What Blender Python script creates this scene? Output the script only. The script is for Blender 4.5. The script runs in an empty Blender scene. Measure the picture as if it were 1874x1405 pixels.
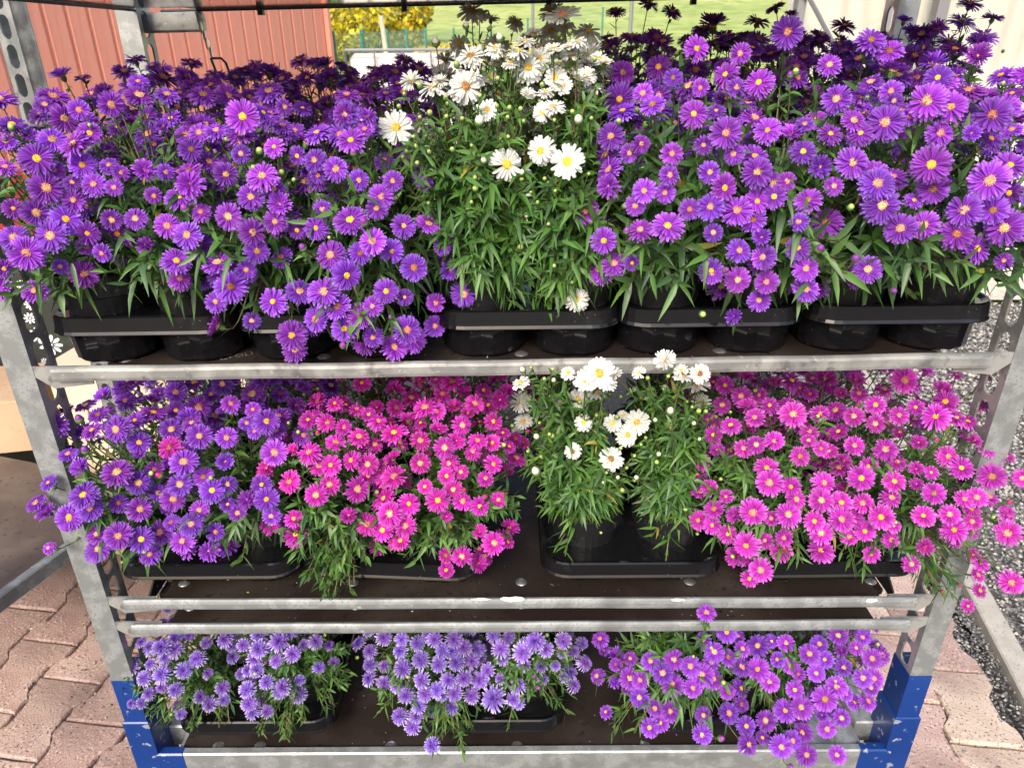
import bpy, math, random
import numpy as np
from mathutils import Vector, Matrix
random.seed(7); rng = np.random.default_rng(7)
PI = math.pi
sc = bpy.context.scene
C = sc.collection
# ------------------------------------------------------------------ camera
FPX = 1300.0; PCX, PCY = 937.0, 702.0
TH = math.radians(25.5); ROLL = math.atan(17/2725)
CAM = Vector((-.013, 0, 1.38))
cR = Vector((math.cos(ROLL), -math.sin(ROLL)*math.sin(TH), -math.sin(ROLL)*math.cos(TH)))
cU = Vector((math.sin(ROLL), math.cos(ROLL)*math.sin(TH), math.cos(ROLL)*math.cos(TH)))
cF = Vector((0, math.cos(TH), -math.sin(TH)))
cd = bpy.data.cameras.new('camera'); cam = bpy.data.objects.new('camera', cd); C.objects.link(cam)
cd.sensor_width = 36; cd.lens = 36*FPX/1874; cd.clip_start = .02; cd.clip_end = 2000
m = Matrix((cR, cU, -cF)).transposed().to_4x4(); m.translation = CAM; cam.matrix_world = m
cd.dof.use_dof = True; cd.dof.focus_distance = .95; cd.dof.aperture_fstop = 12.0
sc.camera = cam
# ------------------------------------------------------------------ light
SUN_EL, SUN_AZ = math.radians(38), math.radians(-162)     # azimuth of the sun from +Y, clockwise towards +X
w = bpy.data.worlds.new('World'); sc.world = w; w.use_nodes = True
nt = w.node_tree; bg = nt.nodes['Background']
sky = nt.nodes.new('ShaderNodeTexSky'); sky.sky_type = 'NISHITA'; sky.sun_disc = False
sky.sun_elevation = SUN_EL; sky.sun_rotation = SUN_AZ; sky.air_density = 1.0; sky.dust_density = 4.0; sky.ozone_density = .6
nt.links.new(sky.outputs[0], bg.inputs[0]); bg.inputs[1].default_value = .15
sl = bpy.data.lights.new('sun', 'SUN'); sl.energy = 1.5; sl.angle = math.radians(14); sl.color = (1, .95, .88)
so = bpy.data.objects.new('sun', sl); C.objects.link(so)
sd = Vector((math.sin(SUN_AZ)*math.cos(SUN_EL), math.cos(SUN_AZ)*math.cos(SUN_EL), math.sin(SUN_EL)))
so.rotation_euler = sd.to_track_quat('Z', 'Y').to_euler()
sc.view_settings.view_transform = 'Standard'; sc.view_settings.look = 'None'
sc.view_settings.exposure = .9; sc.view_settings.gamma = 1
sc.cycles.max_bounces = 8; sc.cycles.transparent_max_bounces = 6

def ray(px, py):
    return cF + cR*((px-PCX)/FPX) - cU*((py-PCY)/FPX)
def aty(px, py, y):
    d = ray(px, py); return CAM + d*((y-CAM.y)/d.y)
def atz(px, py, z):
    d = ray(px, py); return CAM + d*((z-CAM.z)/d.z)
def proj(p):
    v = Vector(p)-CAM; d = v.dot(cF)
    return PCX+FPX*v.dot(cR)/d, PCY-FPX*v.dot(cU)/d, d

# ------------------------------------------------------------------ materials
def mat(name, col, rough=.5, metal=0, noise=None, bump=None, spec=.5, trans=0, rand=None, coat=0):
    m = bpy.data.materials.new(name); m.use_nodes = True; t = m.node_tree; N = t.nodes; L = t.links
    b = N['Principled BSDF']; b.inputs['Roughness'].default_value = rough; b.inputs['Metallic'].default_value = metal
    b.inputs['Specular IOR Level'].default_value = spec; b.inputs['Coat Weight'].default_value = coat
    tc = N.new('ShaderNodeTexCoord'); src = None
    rgb = N.new('ShaderNodeRGB'); rgb.outputs[0].default_value = (*col, 1); src = rgb.outputs[0]
    if noise:
        for (scale, col2, lo, hi, detail) in noise:
            n = N.new('ShaderNodeTexNoise'); n.inputs['Scale'].default_value = scale; n.inputs['Detail'].default_value = detail
            L.new(tc.outputs['Object'], n.inputs['Vector'])
            mr = N.new('ShaderNodeMapRange'); mr.inputs[1].default_value = lo; mr.inputs[2].default_value = hi
            L.new(n.outputs['Fac'], mr.inputs[0])
            mx = N.new('ShaderNodeMix'); mx.data_type = 'RGBA'; L.new(mr.outputs[0], mx.inputs[0])
            L.new(src, mx.inputs[6]); mx.inputs[7].default_value = (*col2, 1); src = mx.outputs[2]
    if rand:   # per-object hue / value variation of the thing's own colour
        oi = N.new('ShaderNodeObjectInfo'); hs = N.new('ShaderNodeHueSaturation')
        r1 = N.new('ShaderNodeMapRange'); r1.inputs[3].default_value = .5-rand[0]; r1.inputs[4].default_value = .5+rand[0]
        L.new(oi.outputs['Random'], r1.inputs[0]); L.new(r1.outputs[0], hs.inputs['Hue'])
        ml = N.new('ShaderNodeMath'); ml.operation = 'MULTIPLY'; ml.inputs[1].default_value = 7.31; L.new(oi.outputs['Random'], ml.inputs[0])
        fr = N.new('ShaderNodeMath'); fr.operation = 'FRACT'; L.new(ml.outputs[0], fr.inputs[0])
        r2 = N.new('ShaderNodeMapRange'); r2.inputs[3].default_value = 1-rand[1]; r2.inputs[4].default_value = 1+rand[1]
        L.new(fr.outputs[0], r2.inputs[0]); L.new(r2.outputs[0], hs.inputs['Value'])
        L.new(src, hs.inputs['Color']); src = hs.outputs[0]
    L.new(src, b.inputs['Base Color'])
    if bump:
        n = N.new('ShaderNodeTexNoise'); n.inputs['Scale'].default_value = bump[0]; n.inputs['Detail'].default_value = 5
        L.new(tc.outputs['Object'], n.inputs['Vector'])
        bp = N.new('ShaderNodeBump'); bp.inputs['Strength'].default_value = bump[1]; bp.inputs['Distance'].default_value = bump[2]
        L.new(n.outputs['Fac'], bp.inputs['Height']); L.new(bp.outputs[0], b.inputs['Normal'])
    if trans:
        tr = N.new('ShaderNodeBsdfTranslucent'); L.new(src, tr.inputs['Color'])
        ms = N.new('ShaderNodeMixShader'); ms.inputs[0].default_value = trans
        L.new(b.outputs[0], ms.inputs[1]); L.new(tr.outputs[0], ms.inputs[2]); L.new(ms.outputs[0], N['Material Output'].inputs[0])
    return m
def petal_mat(name, inner, mid, tip, rand, trans=.35, rough=.6):
    m = mat(name, mid, rough, trans=trans, rand=rand, spec=.25)
    N = m.node_tree.nodes; L = m.node_tree.links
    tc = next(n for n in N if n.type == 'TEX_COORD'); hs = next(n for n in N if n.type == 'HUE_SAT')
    ln = N.new('ShaderNodeVectorMath'); ln.operation = 'LENGTH'; L.new(tc.outputs['Object'], ln.inputs[0])
    cr = N.new('ShaderNodeValToRGB'); e = cr.color_ramp.elements
    e[0].position = .25; e[0].color = (*inner, 1); e[1].position = 1; e[1].color = (*tip, 1)
    x = e.new(.62); x.color = (*mid, 1)
    L.new(ln.outputs['Value'], cr.inputs[0])
    at = N.new('ShaderNodeAttribute'); at.attribute_name = 'tone'
    h2 = N.new('ShaderNodeHueSaturation'); L.new(cr.outputs[0], h2.inputs['Color']); L.new(at.outputs['Fac'], h2.inputs['Value'])
    L.new(h2.outputs[0], hs.inputs['Color'])
    return m
M = {}
M['violet'] = petal_mat('violet_petal', (.225,.026,.43), (.295,.052,.54), (.41,.165,.72), (.022,.30))
M['magenta'] = petal_mat('magenta_petal', (.54,.015,.33), (.60,.035,.46), (.70,.14,.60), (.014,.24))
M['orchid'] = petal_mat('orchid_petal', (.44,.018,.36), (.52,.042,.46), (.66,.18,.63), (.016,.24))
M['lavender'] = petal_mat('lavender_petal', (.20,.08,.46), (.31,.18,.62), (.60,.52,.84), (.012,.20))
M['white'] = petal_mat('white_petal', (.66,.68,.58), (.74,.75,.72), (.77,.77,.76), (.0,.05), .3)
M['disc_y'] = mat('disc_yellow', (.80,.50,.03), .7, noise=[(9,(.62,.22,.02),.45,.6,2)], rand=(.015,.2))
M['disc_o'] = mat('disc_peach', (.74,.42,.22), .7, noise=[(9,(.50,.16,.10),.45,.65,2)], rand=(.02,.2))
M['disc_b'] = mat('disc_brown', (.42,.20,.07), .8, noise=[(9,(.20,.08,.03),.45,.65,2)], rand=(.02,.2))
M['calyx'] = mat('calyx_green', (.10,.20,.05), .6, trans=.1)
M['bud_g'] = mat('bud_green', (.42,.52,.14), .5, trans=.15, rand=(.02,.2))
M['bud_w'] = mat('bud_white', (.76,.78,.62), .5, trans=.2, rand=(.0,.06))
M['bud_v'] = mat('bud_violet', (.28,.05,.36), .5, trans=.2, rand=(.02,.2))
M['bud_p'] = mat('bud_crimson', (.50,.02,.16), .5, trans=.2, rand=(.02,.2))
M['leaf_d'] = mat('leaf_dark', (.050,.115,.038), .42, noise=[(16,(.10,.19,.05),.45,.7,2)], trans=.22, spec=.45)
M['leaf_g'] = mat('leaf_green', (.066,.165,.030), .42, noise=[(16,(.13,.27,.05),.42,.7,2)], trans=.25, spec=.45)
M['leaf_y'] = mat('leaf_fading', (.30,.28,.05), .5, noise=[(16,(.22,.13,.04),.5,.7,2)], trans=.2)
M['stem'] = mat('stem', (.12,.16,.05), .6, noise=[(20,(.16,.08,.05),.5,.65,2)])
M['pot'] = mat('pot_plastic', (.009,.009,.011), .42, noise=[(30,(.045,.043,.042),.54,.8,8),(160,(.10,.085,.07),.68,.76,3)], bump=(60,.25,.002))
M['tray'] = mat('tray_plastic', (.006,.006,.007), .12, noise=[(22,(.022,.022,.024),.6,.85,6),(190,(.12,.11,.10),.72,.78,3)], bump=(9,.35,.004))
M['soil'] = mat('soil', (.035,.022,.014), .95, noise=[(120,(.12,.07,.04),.6,.75,4)], bump=(140,1,.006))
M['galv'] = mat('galvanised_steel', (.27,.285,.285), .45, .5, noise=[(34,(.38,.40,.40),.45,.58,5),(260,(.26,.27,.27),.54,.66,2),(11,(.20,.20,.20),.58,.72,9),(70,(.55,.56,.55),.68,.76,6),(45,(.13,.12,.11),.70,.78,8)], bump=(240,.15,.0006))
M['galv2'] = mat('galvanised_worn', (.27,.275,.27), .42, .5, noise=[(18,(.42,.42,.40),.44,.58,7),(60,(.17,.155,.165),.56,.72,8),(150,(.60,.60,.58),.66,.76,3)], bump=(120,.2,.0008))
M['blue'] = mat('blue_paint', (.006,.032,.17), .3, noise=[(55,(.30,.31,.33),.63,.67,8),(5,(.009,.045,.22),.4,.7,4)], coat=.2, bump=(60,.2,.0006))
M['board'] = mat('film_faced_board', (.021,.015,.0125), .55, noise=[(5,(.046,.036,.031),.45,.62,9),(2.2,(.020,.014,.011),.5,.6,8),(38,(.11,.095,.08),.68,.80,8),(90,(.014,.010,.009),.60,.7,5)], bump=(120,.5,.0010), spec=.18)
M['board_dusty'] = mat('board_dusty', (.085,.062,.050), .5, noise=[(8,(.16,.125,.10),.42,.72,7),(70,(.04,.03,.025),.6,.72,5)], bump=(180,.3,.0008))
M['board_gloss'] = mat('board_gloss', (.09,.045,.03), .10, noise=[(5,(.12,.06,.04),.4,.7,4)])
M['black'] = mat('black_steel', (.018,.018,.018), .5, noise=[(30,(.05,.05,.05),.6,.8,4)])
M['rubber'] = mat('rubber', (.02,.02,.02), .8)
M['chrome'] = mat('bright_steel', (.6,.6,.58), .3, .9)
M['paper'] = mat('paper_remnant', (.80,.80,.77), .8, noise=[(80,(.55,.55,.52),.55,.7,4)])

# ------------------------------------------------------------------ mesh helpers
class MB:
    def __init__(s): s.v = []; s.f = []; s.m = []
    def add(s, vs, fs, mi=0):
        o = len(s.v); s.v += [tuple(v) for v in vs]
        for f in fs: s.f.append(tuple(i+o for i in f)); s.m.append(mi)
        return s
    def box(s, x0, x1, y0, y1, z0, z1, mi=0, bv=0):
        if bv:
            b = min(bv, (x1-x0)*.3, (y1-y0)*.3, (z1-z0)*.3)
            vs = []; 
            for (z, i) in ((z0, b), (z0+b, 0), (z1-b, 0), (z1, b)):
                vs += [(x0+i+ (0 if i else b*0), y0+i, z), (x1-i, y0+i, z), (x1-i, y1-i, z), (x0+i, y1-i, z)]
            fs = [(3,2,1,0), (12,13,14,15)]
            for k in range(3):
                for j in range(4): fs.append((k*4+j, k*4+(j+1) % 4, k*4+4+(j+1) % 4, k*4+4+j))
            return s.add(vs, fs, mi)
        return s.add([(x0,y0,z0),(x1,y0,z0),(x1,y1,z0),(x0,y1,z0),(x0,y0,z1),(x1,y0,z1),(x1,y1,z1),(x0,y1,z1)],
              [(3,2,1,0),(4,5,6,7),(0,1,5,4),(1,2,6,5),(2,3,7,6),(3,0,4,7)], mi)
    def tube(s, pts, r, n=8, mi=0, cap=True):
        pts = [Vector(p) for p in pts]; rs = r if hasattr(r, '__len__') else [r]*len(pts); vs = []
        for i, p in enumerate(pts):
            t = (pts[min(i+1, len(pts)-1)]-pts[max(i-1, 0)]).normalized()
            a = t.cross(Vector((0,0,1)) if abs(t.z) < .9 else Vector((1,0,0))).normalized(); b = t.cross(a)
            vs += [p+(a*math.cos(k*2*PI/n)+b*math.sin(k*2*PI/n))*rs[i] for k in range(n)]
        fs = [(i*n+k, i*n+(k+1) % n, (i+1)*n+(k+1) % n, (i+1)*n+k) for i in range(len(pts)-1) for k in range(n)]
        if cap: fs += [tuple(range(n))[::-1], tuple(range((len(pts)-1)*n, len(pts)*n))]
        return s.add(vs, fs, mi)
    def lathe(s, prof, n=24, mi=0, c=(0,0,0)):
        vs = [(c[0]+r*math.cos(k*2*PI/n), c[1]+r*math.sin(k*2*PI/n), c[2]+z) for r, z in prof for k in range(n)]
        return s.add(vs, [(i*n+k, i*n+(k+1) % n, (i+1)*n+(k+1) % n, (i+1)*n+k) for i in range(len(prof)-1) for k in range(n)], mi)
    def extr(s, poly, z0, z1, mi=0, inset=0):
        n = len(poly); vs = [(x,y,z0) for x,y in poly]+[(x,y,z1) for x,y in poly]
        fs = [tuple(range(n))[::-1], tuple(range(n, 2*n))]+[(k, (k+1) % n, n+(k+1) % n, n+k) for k in range(n)]
        return s.add(vs, fs, mi)
    def mesh(s, name, mats, smooth=False):
        me = bpy.data.meshes.new(name); me.from_pydata(s.v, [], s.f)
        for x in mats: me.materials.append(x)
        if len(mats) > 1: me.polygons.foreach_set('material_index', s.m)
        if smooth: me.polygons.foreach_set('use_smooth', [True]*len(s.f))
        me.update(); return me
def link(name, me, parent=None, loc=None, rot=None, scale=None, **kw):
    o = bpy.data.objects.new(name, me); C.objects.link(o)
    if parent is not None: o.parent = parent
    if loc is not None: o.location = loc
    if rot is not None: o.rotation_euler = rot
    if scale is not None: o.scale = (scale,)*3 if not hasattr(scale, '__len__') else scale
    for k, v in kw.items(): o[k] = v
    return o
def obj(name, mb, mats, parent=None, smooth=False, **kw):
    if not isinstance(mats, (list, tuple)): mats = [mats]
    lc = {k: kw.pop(k) for k in ('loc', 'rot', 'scale') if k in kw}
    return link(name, mb.mesh(name, mats, smooth), parent, **lc, **kw)
def thing(name, label, cat, loc=(0,0,0), rotz=0, group=None, rot=None):
    o = link(name, None, loc=loc, rot=rot or (0,0,rotz), label=label, category=cat)
    if group: o['group'] = group
    return o
def bevel(o, wd=.002, seg=2):
    b = o.modifiers.new('bevel', 'BEVEL'); b.width = wd; b.segments = seg; b.limit_method = 'ANGLE'; return o
def npmesh(name, V, quads, tris, mats, mi=None, smooth=False):
    """fast mesh from numpy arrays: V (n,3), quads (q,4), tris (t,3); mi = material index per face (quads first)"""
    me = bpy.data.meshes.new(name); nq, ntr = len(quads), len(tris)
    me.vertices.add(len(V)); me.vertices.foreach_set('co', np.asarray(V, np.float32).ravel())
    li = np.concatenate([np.asarray(quads, np.int32).ravel(), np.asarray(tris, np.int32).ravel()])
    me.loops.add(len(li)); me.loops.foreach_set('vertex_index', li)
    me.polygons.add(nq+ntr)
    ls = np.concatenate([np.arange(nq)*4, nq*4+np.arange(ntr)*3]).astype(np.int32)
    me.polygons.foreach_set('loop_start', ls)
    for x in mats: me.materials.append(x)
    if mi is not None: me.polygons.foreach_set('material_index', np.asarray(mi, np.int32))
    if smooth: me.polygons.foreach_set('use_smooth', np.ones(nq+ntr, bool))
    me.update(calc_edges=True); me.validate(); return me
# ================================================================== SETTING
def terrain_z(x, y):
    z = max(0, y-4)*.022
    if y > 24: z += (y-24)*.085
    if y > 24: z += .5*math.sin(x*.05+y*.02)*min(1, (y-24)/40)
    return z
M['dirt'] = mat('joint_grit', (.055,.05,.045), .95, noise=[(90,(.13,.12,.11),.5,.7,5)], bump=(200,1,.004))
M['gravelbed'] = mat('gravel_bed', (.16,.15,.14), .95, noise=[(60,(.42,.40,.37),.5,.62,5),(140,(.05,.05,.05),.55,.62,3)], bump=(80,1,.01))
M['field'] = mat('field_grass', (.30,.38,.10), .95, noise=[(.25,(.42,.46,.15),.4,.65,5),(1.3,(.22,.30,.06),.48,.62,8),(.08,(.44,.42,.16),.5,.7,6)])
M['lawn'] = mat('rough_lawn', (.13,.24,.05), .95, noise=[(1.2,(.26,.30,.08),.45,.65,6)])
# ground sheets
mb = MB().add([(-8,-4,-.06),(8,-4,-.06),(8,4,-.06),(-8,4,-.06)], [(0,1,2,3)])
obj('ground', mb, M['dirt'], kind='structure')
xs = np.linspace(-1, 1, 41); xs = np.sign(xs)*np.abs(xs)**1.6*420
ys = np.concatenate([[4], np.geomspace(5, 900, 60)])
V = [(x, y, -.06 if y == 4 else terrain_z(x, y)) for y in ys for x in xs]
Q = [(j*41+i, j*41+i+1, (j+1)*41+i+1, (j+1)*41+i) for j in range(60) for i in range(40)]
link('field', npmesh('field', np.array(V), np.array(Q), np.zeros((0,3), int), [M['field']], smooth=True), kind='structure')
for j, (x0, x1) in enumerate([(-60, -8), (8, 60)]):
    obj('ground', MB().add([(x0,-30,-.06),(x1,-30,-.06),(x1,4,-.06),(x0,4,-.06)], [(0,1,2,3)]), M['gravelbed'], kind='structure')
obj('ground', MB().add([(-8,-30,-.06),(8,-30,-.06),(8,-4,-.06),(-8,-4,-.06)], [(0,1,2,3)]), M['gravelbed'], kind='structure')

V = []; ys2 = np.linspace(4, 9.5, 8)
for y in ys2:
    for x in (-4, 12): V.append((x, y, max(-.028, terrain_z(x, y)+.004)))
obj('gravel_ground', MB().add(V, [(2*i, 2*i+1, 2*i+3, 2*i+2) for i in range(7)]), mat('yard_gravel', (.46,.42,.36), .95, noise=[(30,(.60,.56,.49),.45,.6,6),(70,(.22,.21,.19),.58,.68,4)]), kind='structure')
# bone shaped concrete pavers -------------------------------------------------
L_, P_ = .207, .141
ea = math.radians(-8.0); e1 = Vector((math.cos(ea), math.sin(ea))); e2 = Vector((-math.sin(ea), math.cos(ea)))
def paver_mesh(seed, cols):
    r = random.Random(seed); hl = L_/2-.0022; hw, hn = .0790, .0575
    side = [(-hl, hw), (-hl*.62, hw), (-hl*.34, hn), (hl*.34, hn), (hl*.62, hw), (hl, hw)]
    # the middle narrows so that the neighbour's wide end fits in
    ring = [(v, -u) for v, u in [(s[0], s[1]) for s in side]]
    poly = [(u, v) for v, u in side][::-1]+[(-u, v) for v, u in side]
    pts = []
    n = len(poly)
    for i in range(n):
        a = Vector(poly[i]); b = Vector(poly[(i+1) % n]); k = 3 if (b-a).length > .03 else 1
        for j in range(k): pts.append(a.lerp(b, j/k)+Vector((r.uniform(-1,1), r.uniform(-1,1)))*.0016)
    n = len(pts); mb = MB(); vs = []
    for z, ins in ((-.055, 0), (-.006, 0), (-.0015, .0022), (0, .0055)):
        for p in pts:
            l = p.length; q = p*(1-ins/l); vs.append((q.x, q.y, z+r.uniform(-.0004,.0004)))
    fs = [(k*n+i, k*n+(i+1) % n, (k+1)*n+(i+1) % n, (k+1)*n+i) for k in range(3) for i in range(n)][::1]
    fs = [f[::-1] for f in fs]
    # inner cap: fan strips from a centre line keeps the concave outline valid
    vs.append((0, 0, 0)); 
    for i in range(n): fs.append((3*n+(i+1) % n, 3*n+i, 4*n))
    mb.add(vs, fs); return mb.mesh('paving_stone', [cols])
pm = []
for i, (c, c2) in enumerate([((.42,.275,.235),(.54,.39,.34)), ((.45,.305,.26),(.56,.42,.36)), ((.49,.39,.30),(.60,.49,.39)), ((.38,.24,.21),(.51,.36,.31))]):
    pmt = mat('red_concrete', c, .9, noise=[(14,c2,.38,.68,8),(150,(.66,.52,.46),.58,.64,2),(170,(.10,.07,.06),.60,.66,2),(4,(.26,.18,.15),.52,.72,9)], bump=(220,.7,.0026), rand=(.006,.16))
    for s in range(2): pm.append(paver_mesh(i*7+s, pmt))
pave = link('pavement', MB().add([(-1.9,.2,-.045),(1.16,.2,-.045),(1.16,3.6,-.045),(-1.9,3.6,-.045)], [(0,1,2,3)]).mesh('pavement', [M['dirt']]), kind='structure')
kerbA, kerbB = Vector((1.16, 1.105)), Vector((1.243, 1.483)); kdir = (kerbB-kerbA).normalized(); knor = Vector((kdir.y, -kdir.x))
anchor = Vector((-1.211, 1.369)); stones = []
for i in range(-10, 24):
    for j in range(-8, 14):
        p = anchor+e1*(i*P_)+e2*(j*L_+L_/2+(i % 2)*L_/2)
        if (p-kerbA).dot(knor) > -.098 or p.x < -1.9 or p.y < .75 or p.y > 3.4: continue
        px, py, d = proj((p.x, p.y, 0))
        if not (-160 < px < 2040 and 400 < py < 1580): continue
        if .25*(px) > 1e9: continue
        # only what can show: beside or between the trolley's boards
        if 420 < px < 1500 and py > 900: continue
        vis = (px < 420) or (px > 1480)
        if not vis or p.y > 2.6: continue
        stones.append(p)
for p in stones:
    r = random.random(); k = random.choice([0,1,2,3,6,7,0,1]) if p.x < 0 else random.choice([2,3,4,5,4,5,0,1])
    link('paving_stone', pm[k], pave, loc=(p.x, p.y, random.uniform(-.0025,.0015)), rot=(random.gauss(0,.005), random.gauss(0,.005), ea+random.gauss(0,.010)+(PI if random.random() < .5 else 0)))
# half stones filling the ragged edge along the kerb come as grit; concrete kerb stones
kerb = None
M['kerb'] = mat('kerb_concrete', (.40,.37,.32), .9, noise=[(20,(.50,.47,.41),.4,.7,8),(150,(.22,.20,.17),.62,.7,3)], bump=(200,.7,.002))
kb = link('kerb', None, loc=(kerbA.x, kerbA.y, 0), rot=(0,0,math.atan2(kdir.y, kdir.x)), kind='structure')
km = MB().box(0, .994, -.06, 0, -.15, .004, bv=.004).mesh('kerb_stone', [M['kerb']])
for k in range(-1, 3): link('kerb_stone', km, kb, loc=(k*1.0-.35, random.uniform(-.002,.002), 0))
# gravel: thousands of little stones beside the kerb, and grit lying on the pavers
def rocks(name, pts, sizes, mats, mi, seed=1, **kw):
    r = np.random.default_rng(seed); n = len(pts)
    base = np.array([(1,0,0),(-1,0,0),(0,1,0),(0,-1,0),(0,0,1),(0,0,-1)], float)
    F = np.array([(0,2,4),(2,1,4),(1,3,4),(3,0,4),(2,0,5),(1,2,5),(3,1,5),(0,3,5)])
    J = base[None]*(1+r.uniform(-.35,.35,(n,6,1)))+r.uniform(-.25,.25,(n,6,3))
    a = r.uniform(0,2*PI,n); c, s = np.cos(a), np.sin(a); J *= np.stack([np.ones(n), r.uniform(.6,1,n), r.uniform(.4,.8,n)], 1)[:,None,:]
    x = J[:,:,0]*c[:,None]-J[:,:,1]*s[:,None]; y = J[:,:,0]*s[:,None]+J[:,:,1]*c[:,None]
    V = np.stack([x, y, J[:,:,2]], 2)*sizes[:,None,None]+pts[:,None,:]
    T = (F[None]+(np.arange(n)*6)[:,None,None]).reshape(-1,3)
    return link(name, npmesh(name, V.reshape(-1,3), np.zeros((0,4), int), T, mats, np.repeat(mi, 8)), kind='stuff', **kw)
gm = [mat('gravel_a', (.36,.35,.33), .9), mat('gravel_b', (.20,.20,.20), .9), mat('gravel_c', (.10,.10,.105), .85), mat('gravel_d', (.46,.43,.38), .9)]
obj('gravel_ground', MB().add([(1.2,.2,-.03),(8,.2,-.03),(8,4.02,-.03),(1.2,4.02,-.03)], [(0,1,2,3)]), M['gravelbed'], kind='structure')
P = []; S = []
while len(P) < 15000:
    y = .7+3.3*random.random()**1.5; x = 1.2+random.random()*1.9
    if (Vector((x, y))-kerbA).dot(knor) < .068: continue
    px, py, d = proj((x, y, 0))
    if px > 2100 or px < 1500: continue
    P.append((x, y, random.uniform(-.026,-.004))); S.append(random.uniform(.0045,.010)*(1 if y < 2 else 1.3))
rocks('gravel', np.array(P), np.array(S), gm, rng.integers(0, 4, len(P)))
P = []; S = []
while len(P) < 5200:
    x, y = random.uniform(-1.8,1.15), random.uniform(.8,2.2)
    if -.5 < x < .45: continue
    # mostly in the joints next to a stone's border
    on = random.random() < .13
    z = .001 if on else -.010
    u = (Vector((x, y))-anchor); ii = u.dot(e1)/P_; q = abs(ii-round(ii))
    if not on and abs(q-.5) > .12: continue
    if (Vector((x, y))-kerbA).dot(knor) > -.002: continue
    P.append((x, y, z)); S.append(random.uniform(.0012,.0034)*(1.1 if on else 1.4))
rocks('grit', np.array(P), np.array(S), gm, rng.choice([1,2,2,0,3], len(P)), seed=4)
P = []; S = []
for _ in range(2600):
    t = random.uniform(-.45, 1.3); o = -random.random()**.8*.085
    p = kerbA+kdir*t+knor*o
    P.append((p.x, p.y, random.uniform(-.03,-.014))); S.append(random.uniform(.003,.0065))
rocks('grit', np.array(P), np.array(S), gm, rng.choice([1,2,2,0], len(P)), seed=5)

# ---- red corrugated cabin
A = Vector((-2.10, 9.0)); B = Vector((-3.46, 5.7)); wd = (B-A).normalized(); wn = Vector((wd.y, -wd.x))
M['redwall'] = mat('salmon_red_sheet', (.78,.30,.205), .55, noise=[(1.5,(.80,.345,.25),.4,.7,5),(30,(.74,.27,.18),.6,.8,4)])
M['reddark'] = mat('red_trim', (.40,.09,.06), .6)
cab = thing('metal_cabin', 'salmon red cabin of upright corrugated metal sheets behind the trolley', 'cabin', (A.x, A.y, 0), math.atan2(wd.y, wd.x))
pw = .19
pmh = MB()
prof = [(0, 0), (.0, .022), (.012, .022), (.022, 0), (pw-.001, 0)]
prof = [(0, .02), (.018, .02), (.030, 0), (pw-.012, 0), (pw-.001, .02)]
vs = [(x, y, z) for z in (0, 2.9) for x, y in prof]; vs += [(x, y+.003, z) for z in (0, 2.9) for x, y in prof]
pmh.add(vs, [(i, i+1, 6+i-1, 5+i) for i in range(4)]+[(10+i, 15+i, 16+i, 11+i) for i in range(4)])
pmm = pmh.mesh('wall_panel', [M['redwall']])
# outward side faces the trolley: local -y or +y decided by the wall normal
sgn = 1 if Vector((-wd.y, wd.x)).dot(-A) < 0 else -1
for k in range(34): 
    o = link('wall_panel', pmm, cab, loc=(k*pw, 0, .0), scale=(1, sgn, 1))
obj('wall', MB().box(0, 34*pw, *( (.03, 2.4) if sgn > 0 else (-2.4, -.03)), .0, 2.88), M['reddark'], cab)
obj('corner_trim', MB().box(-.05, .004, -.03, .05, 0, 2.92), M['redwall'], cab)
obj('roof_edge', MB().box(-.08, 34*pw+.05, *( (-.06, 2.45) if sgn > 0 else (-2.45, .06)), 2.9, 2.98), M['reddark'], cab)

# ---- fence of green posts with wire mesh
M['fgreen'] = mat('green_fence_paint', (.03,.17,.13), .5)
M['wire'] = mat('fence_wire', (.12,.28,.22), .5)
fe = thing('mesh_fence', 'green wire mesh fence on green posts before the lawn behind the water tank', 'fence', (-2.3, 10, 0))
fp = [(-2.26,10),(-2.33,12.4),(-2.33,14.9),(-2.28,17.4),(-2.13,19.9),(-1.6,22.4),(-.6,24.7),(.6,26.9),(2.0,29),(3.6,31)]
for i, (x, y) in enumerate(fp):
    z = terrain_z(x, y)
    obj('post', MB().box(-.03,.03,-.03,.03,0,1.42), M['fgreen'], fe, loc=(x+2.3, y-10, z))
    if i+1 < len(fp):
        x2, y2 = fp[i+1]; z2 = terrain_z(x2, y2); mb = MB()
        for h in np.linspace(.05, 1.36, 12): mb.tube([(x+2.3, y-10, z+h), (x2+2.3, y2-10, z2+h)], .004, 3, cap=False)
        for k in range(1, 24):
            t = k/24; mb.tube([(x+2.3+(x2-x)*t, y-10+(y2-y)*t, z+(z2-z)*t+.05), (x+2.3+(x2-x)*t, y-10+(y2-y)*t, z+(z2-z)*t+1.38)], .003, 3, cap=False)
        obj('wire_mesh', mb, M['wire'], fe, kind='stuff')
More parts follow.
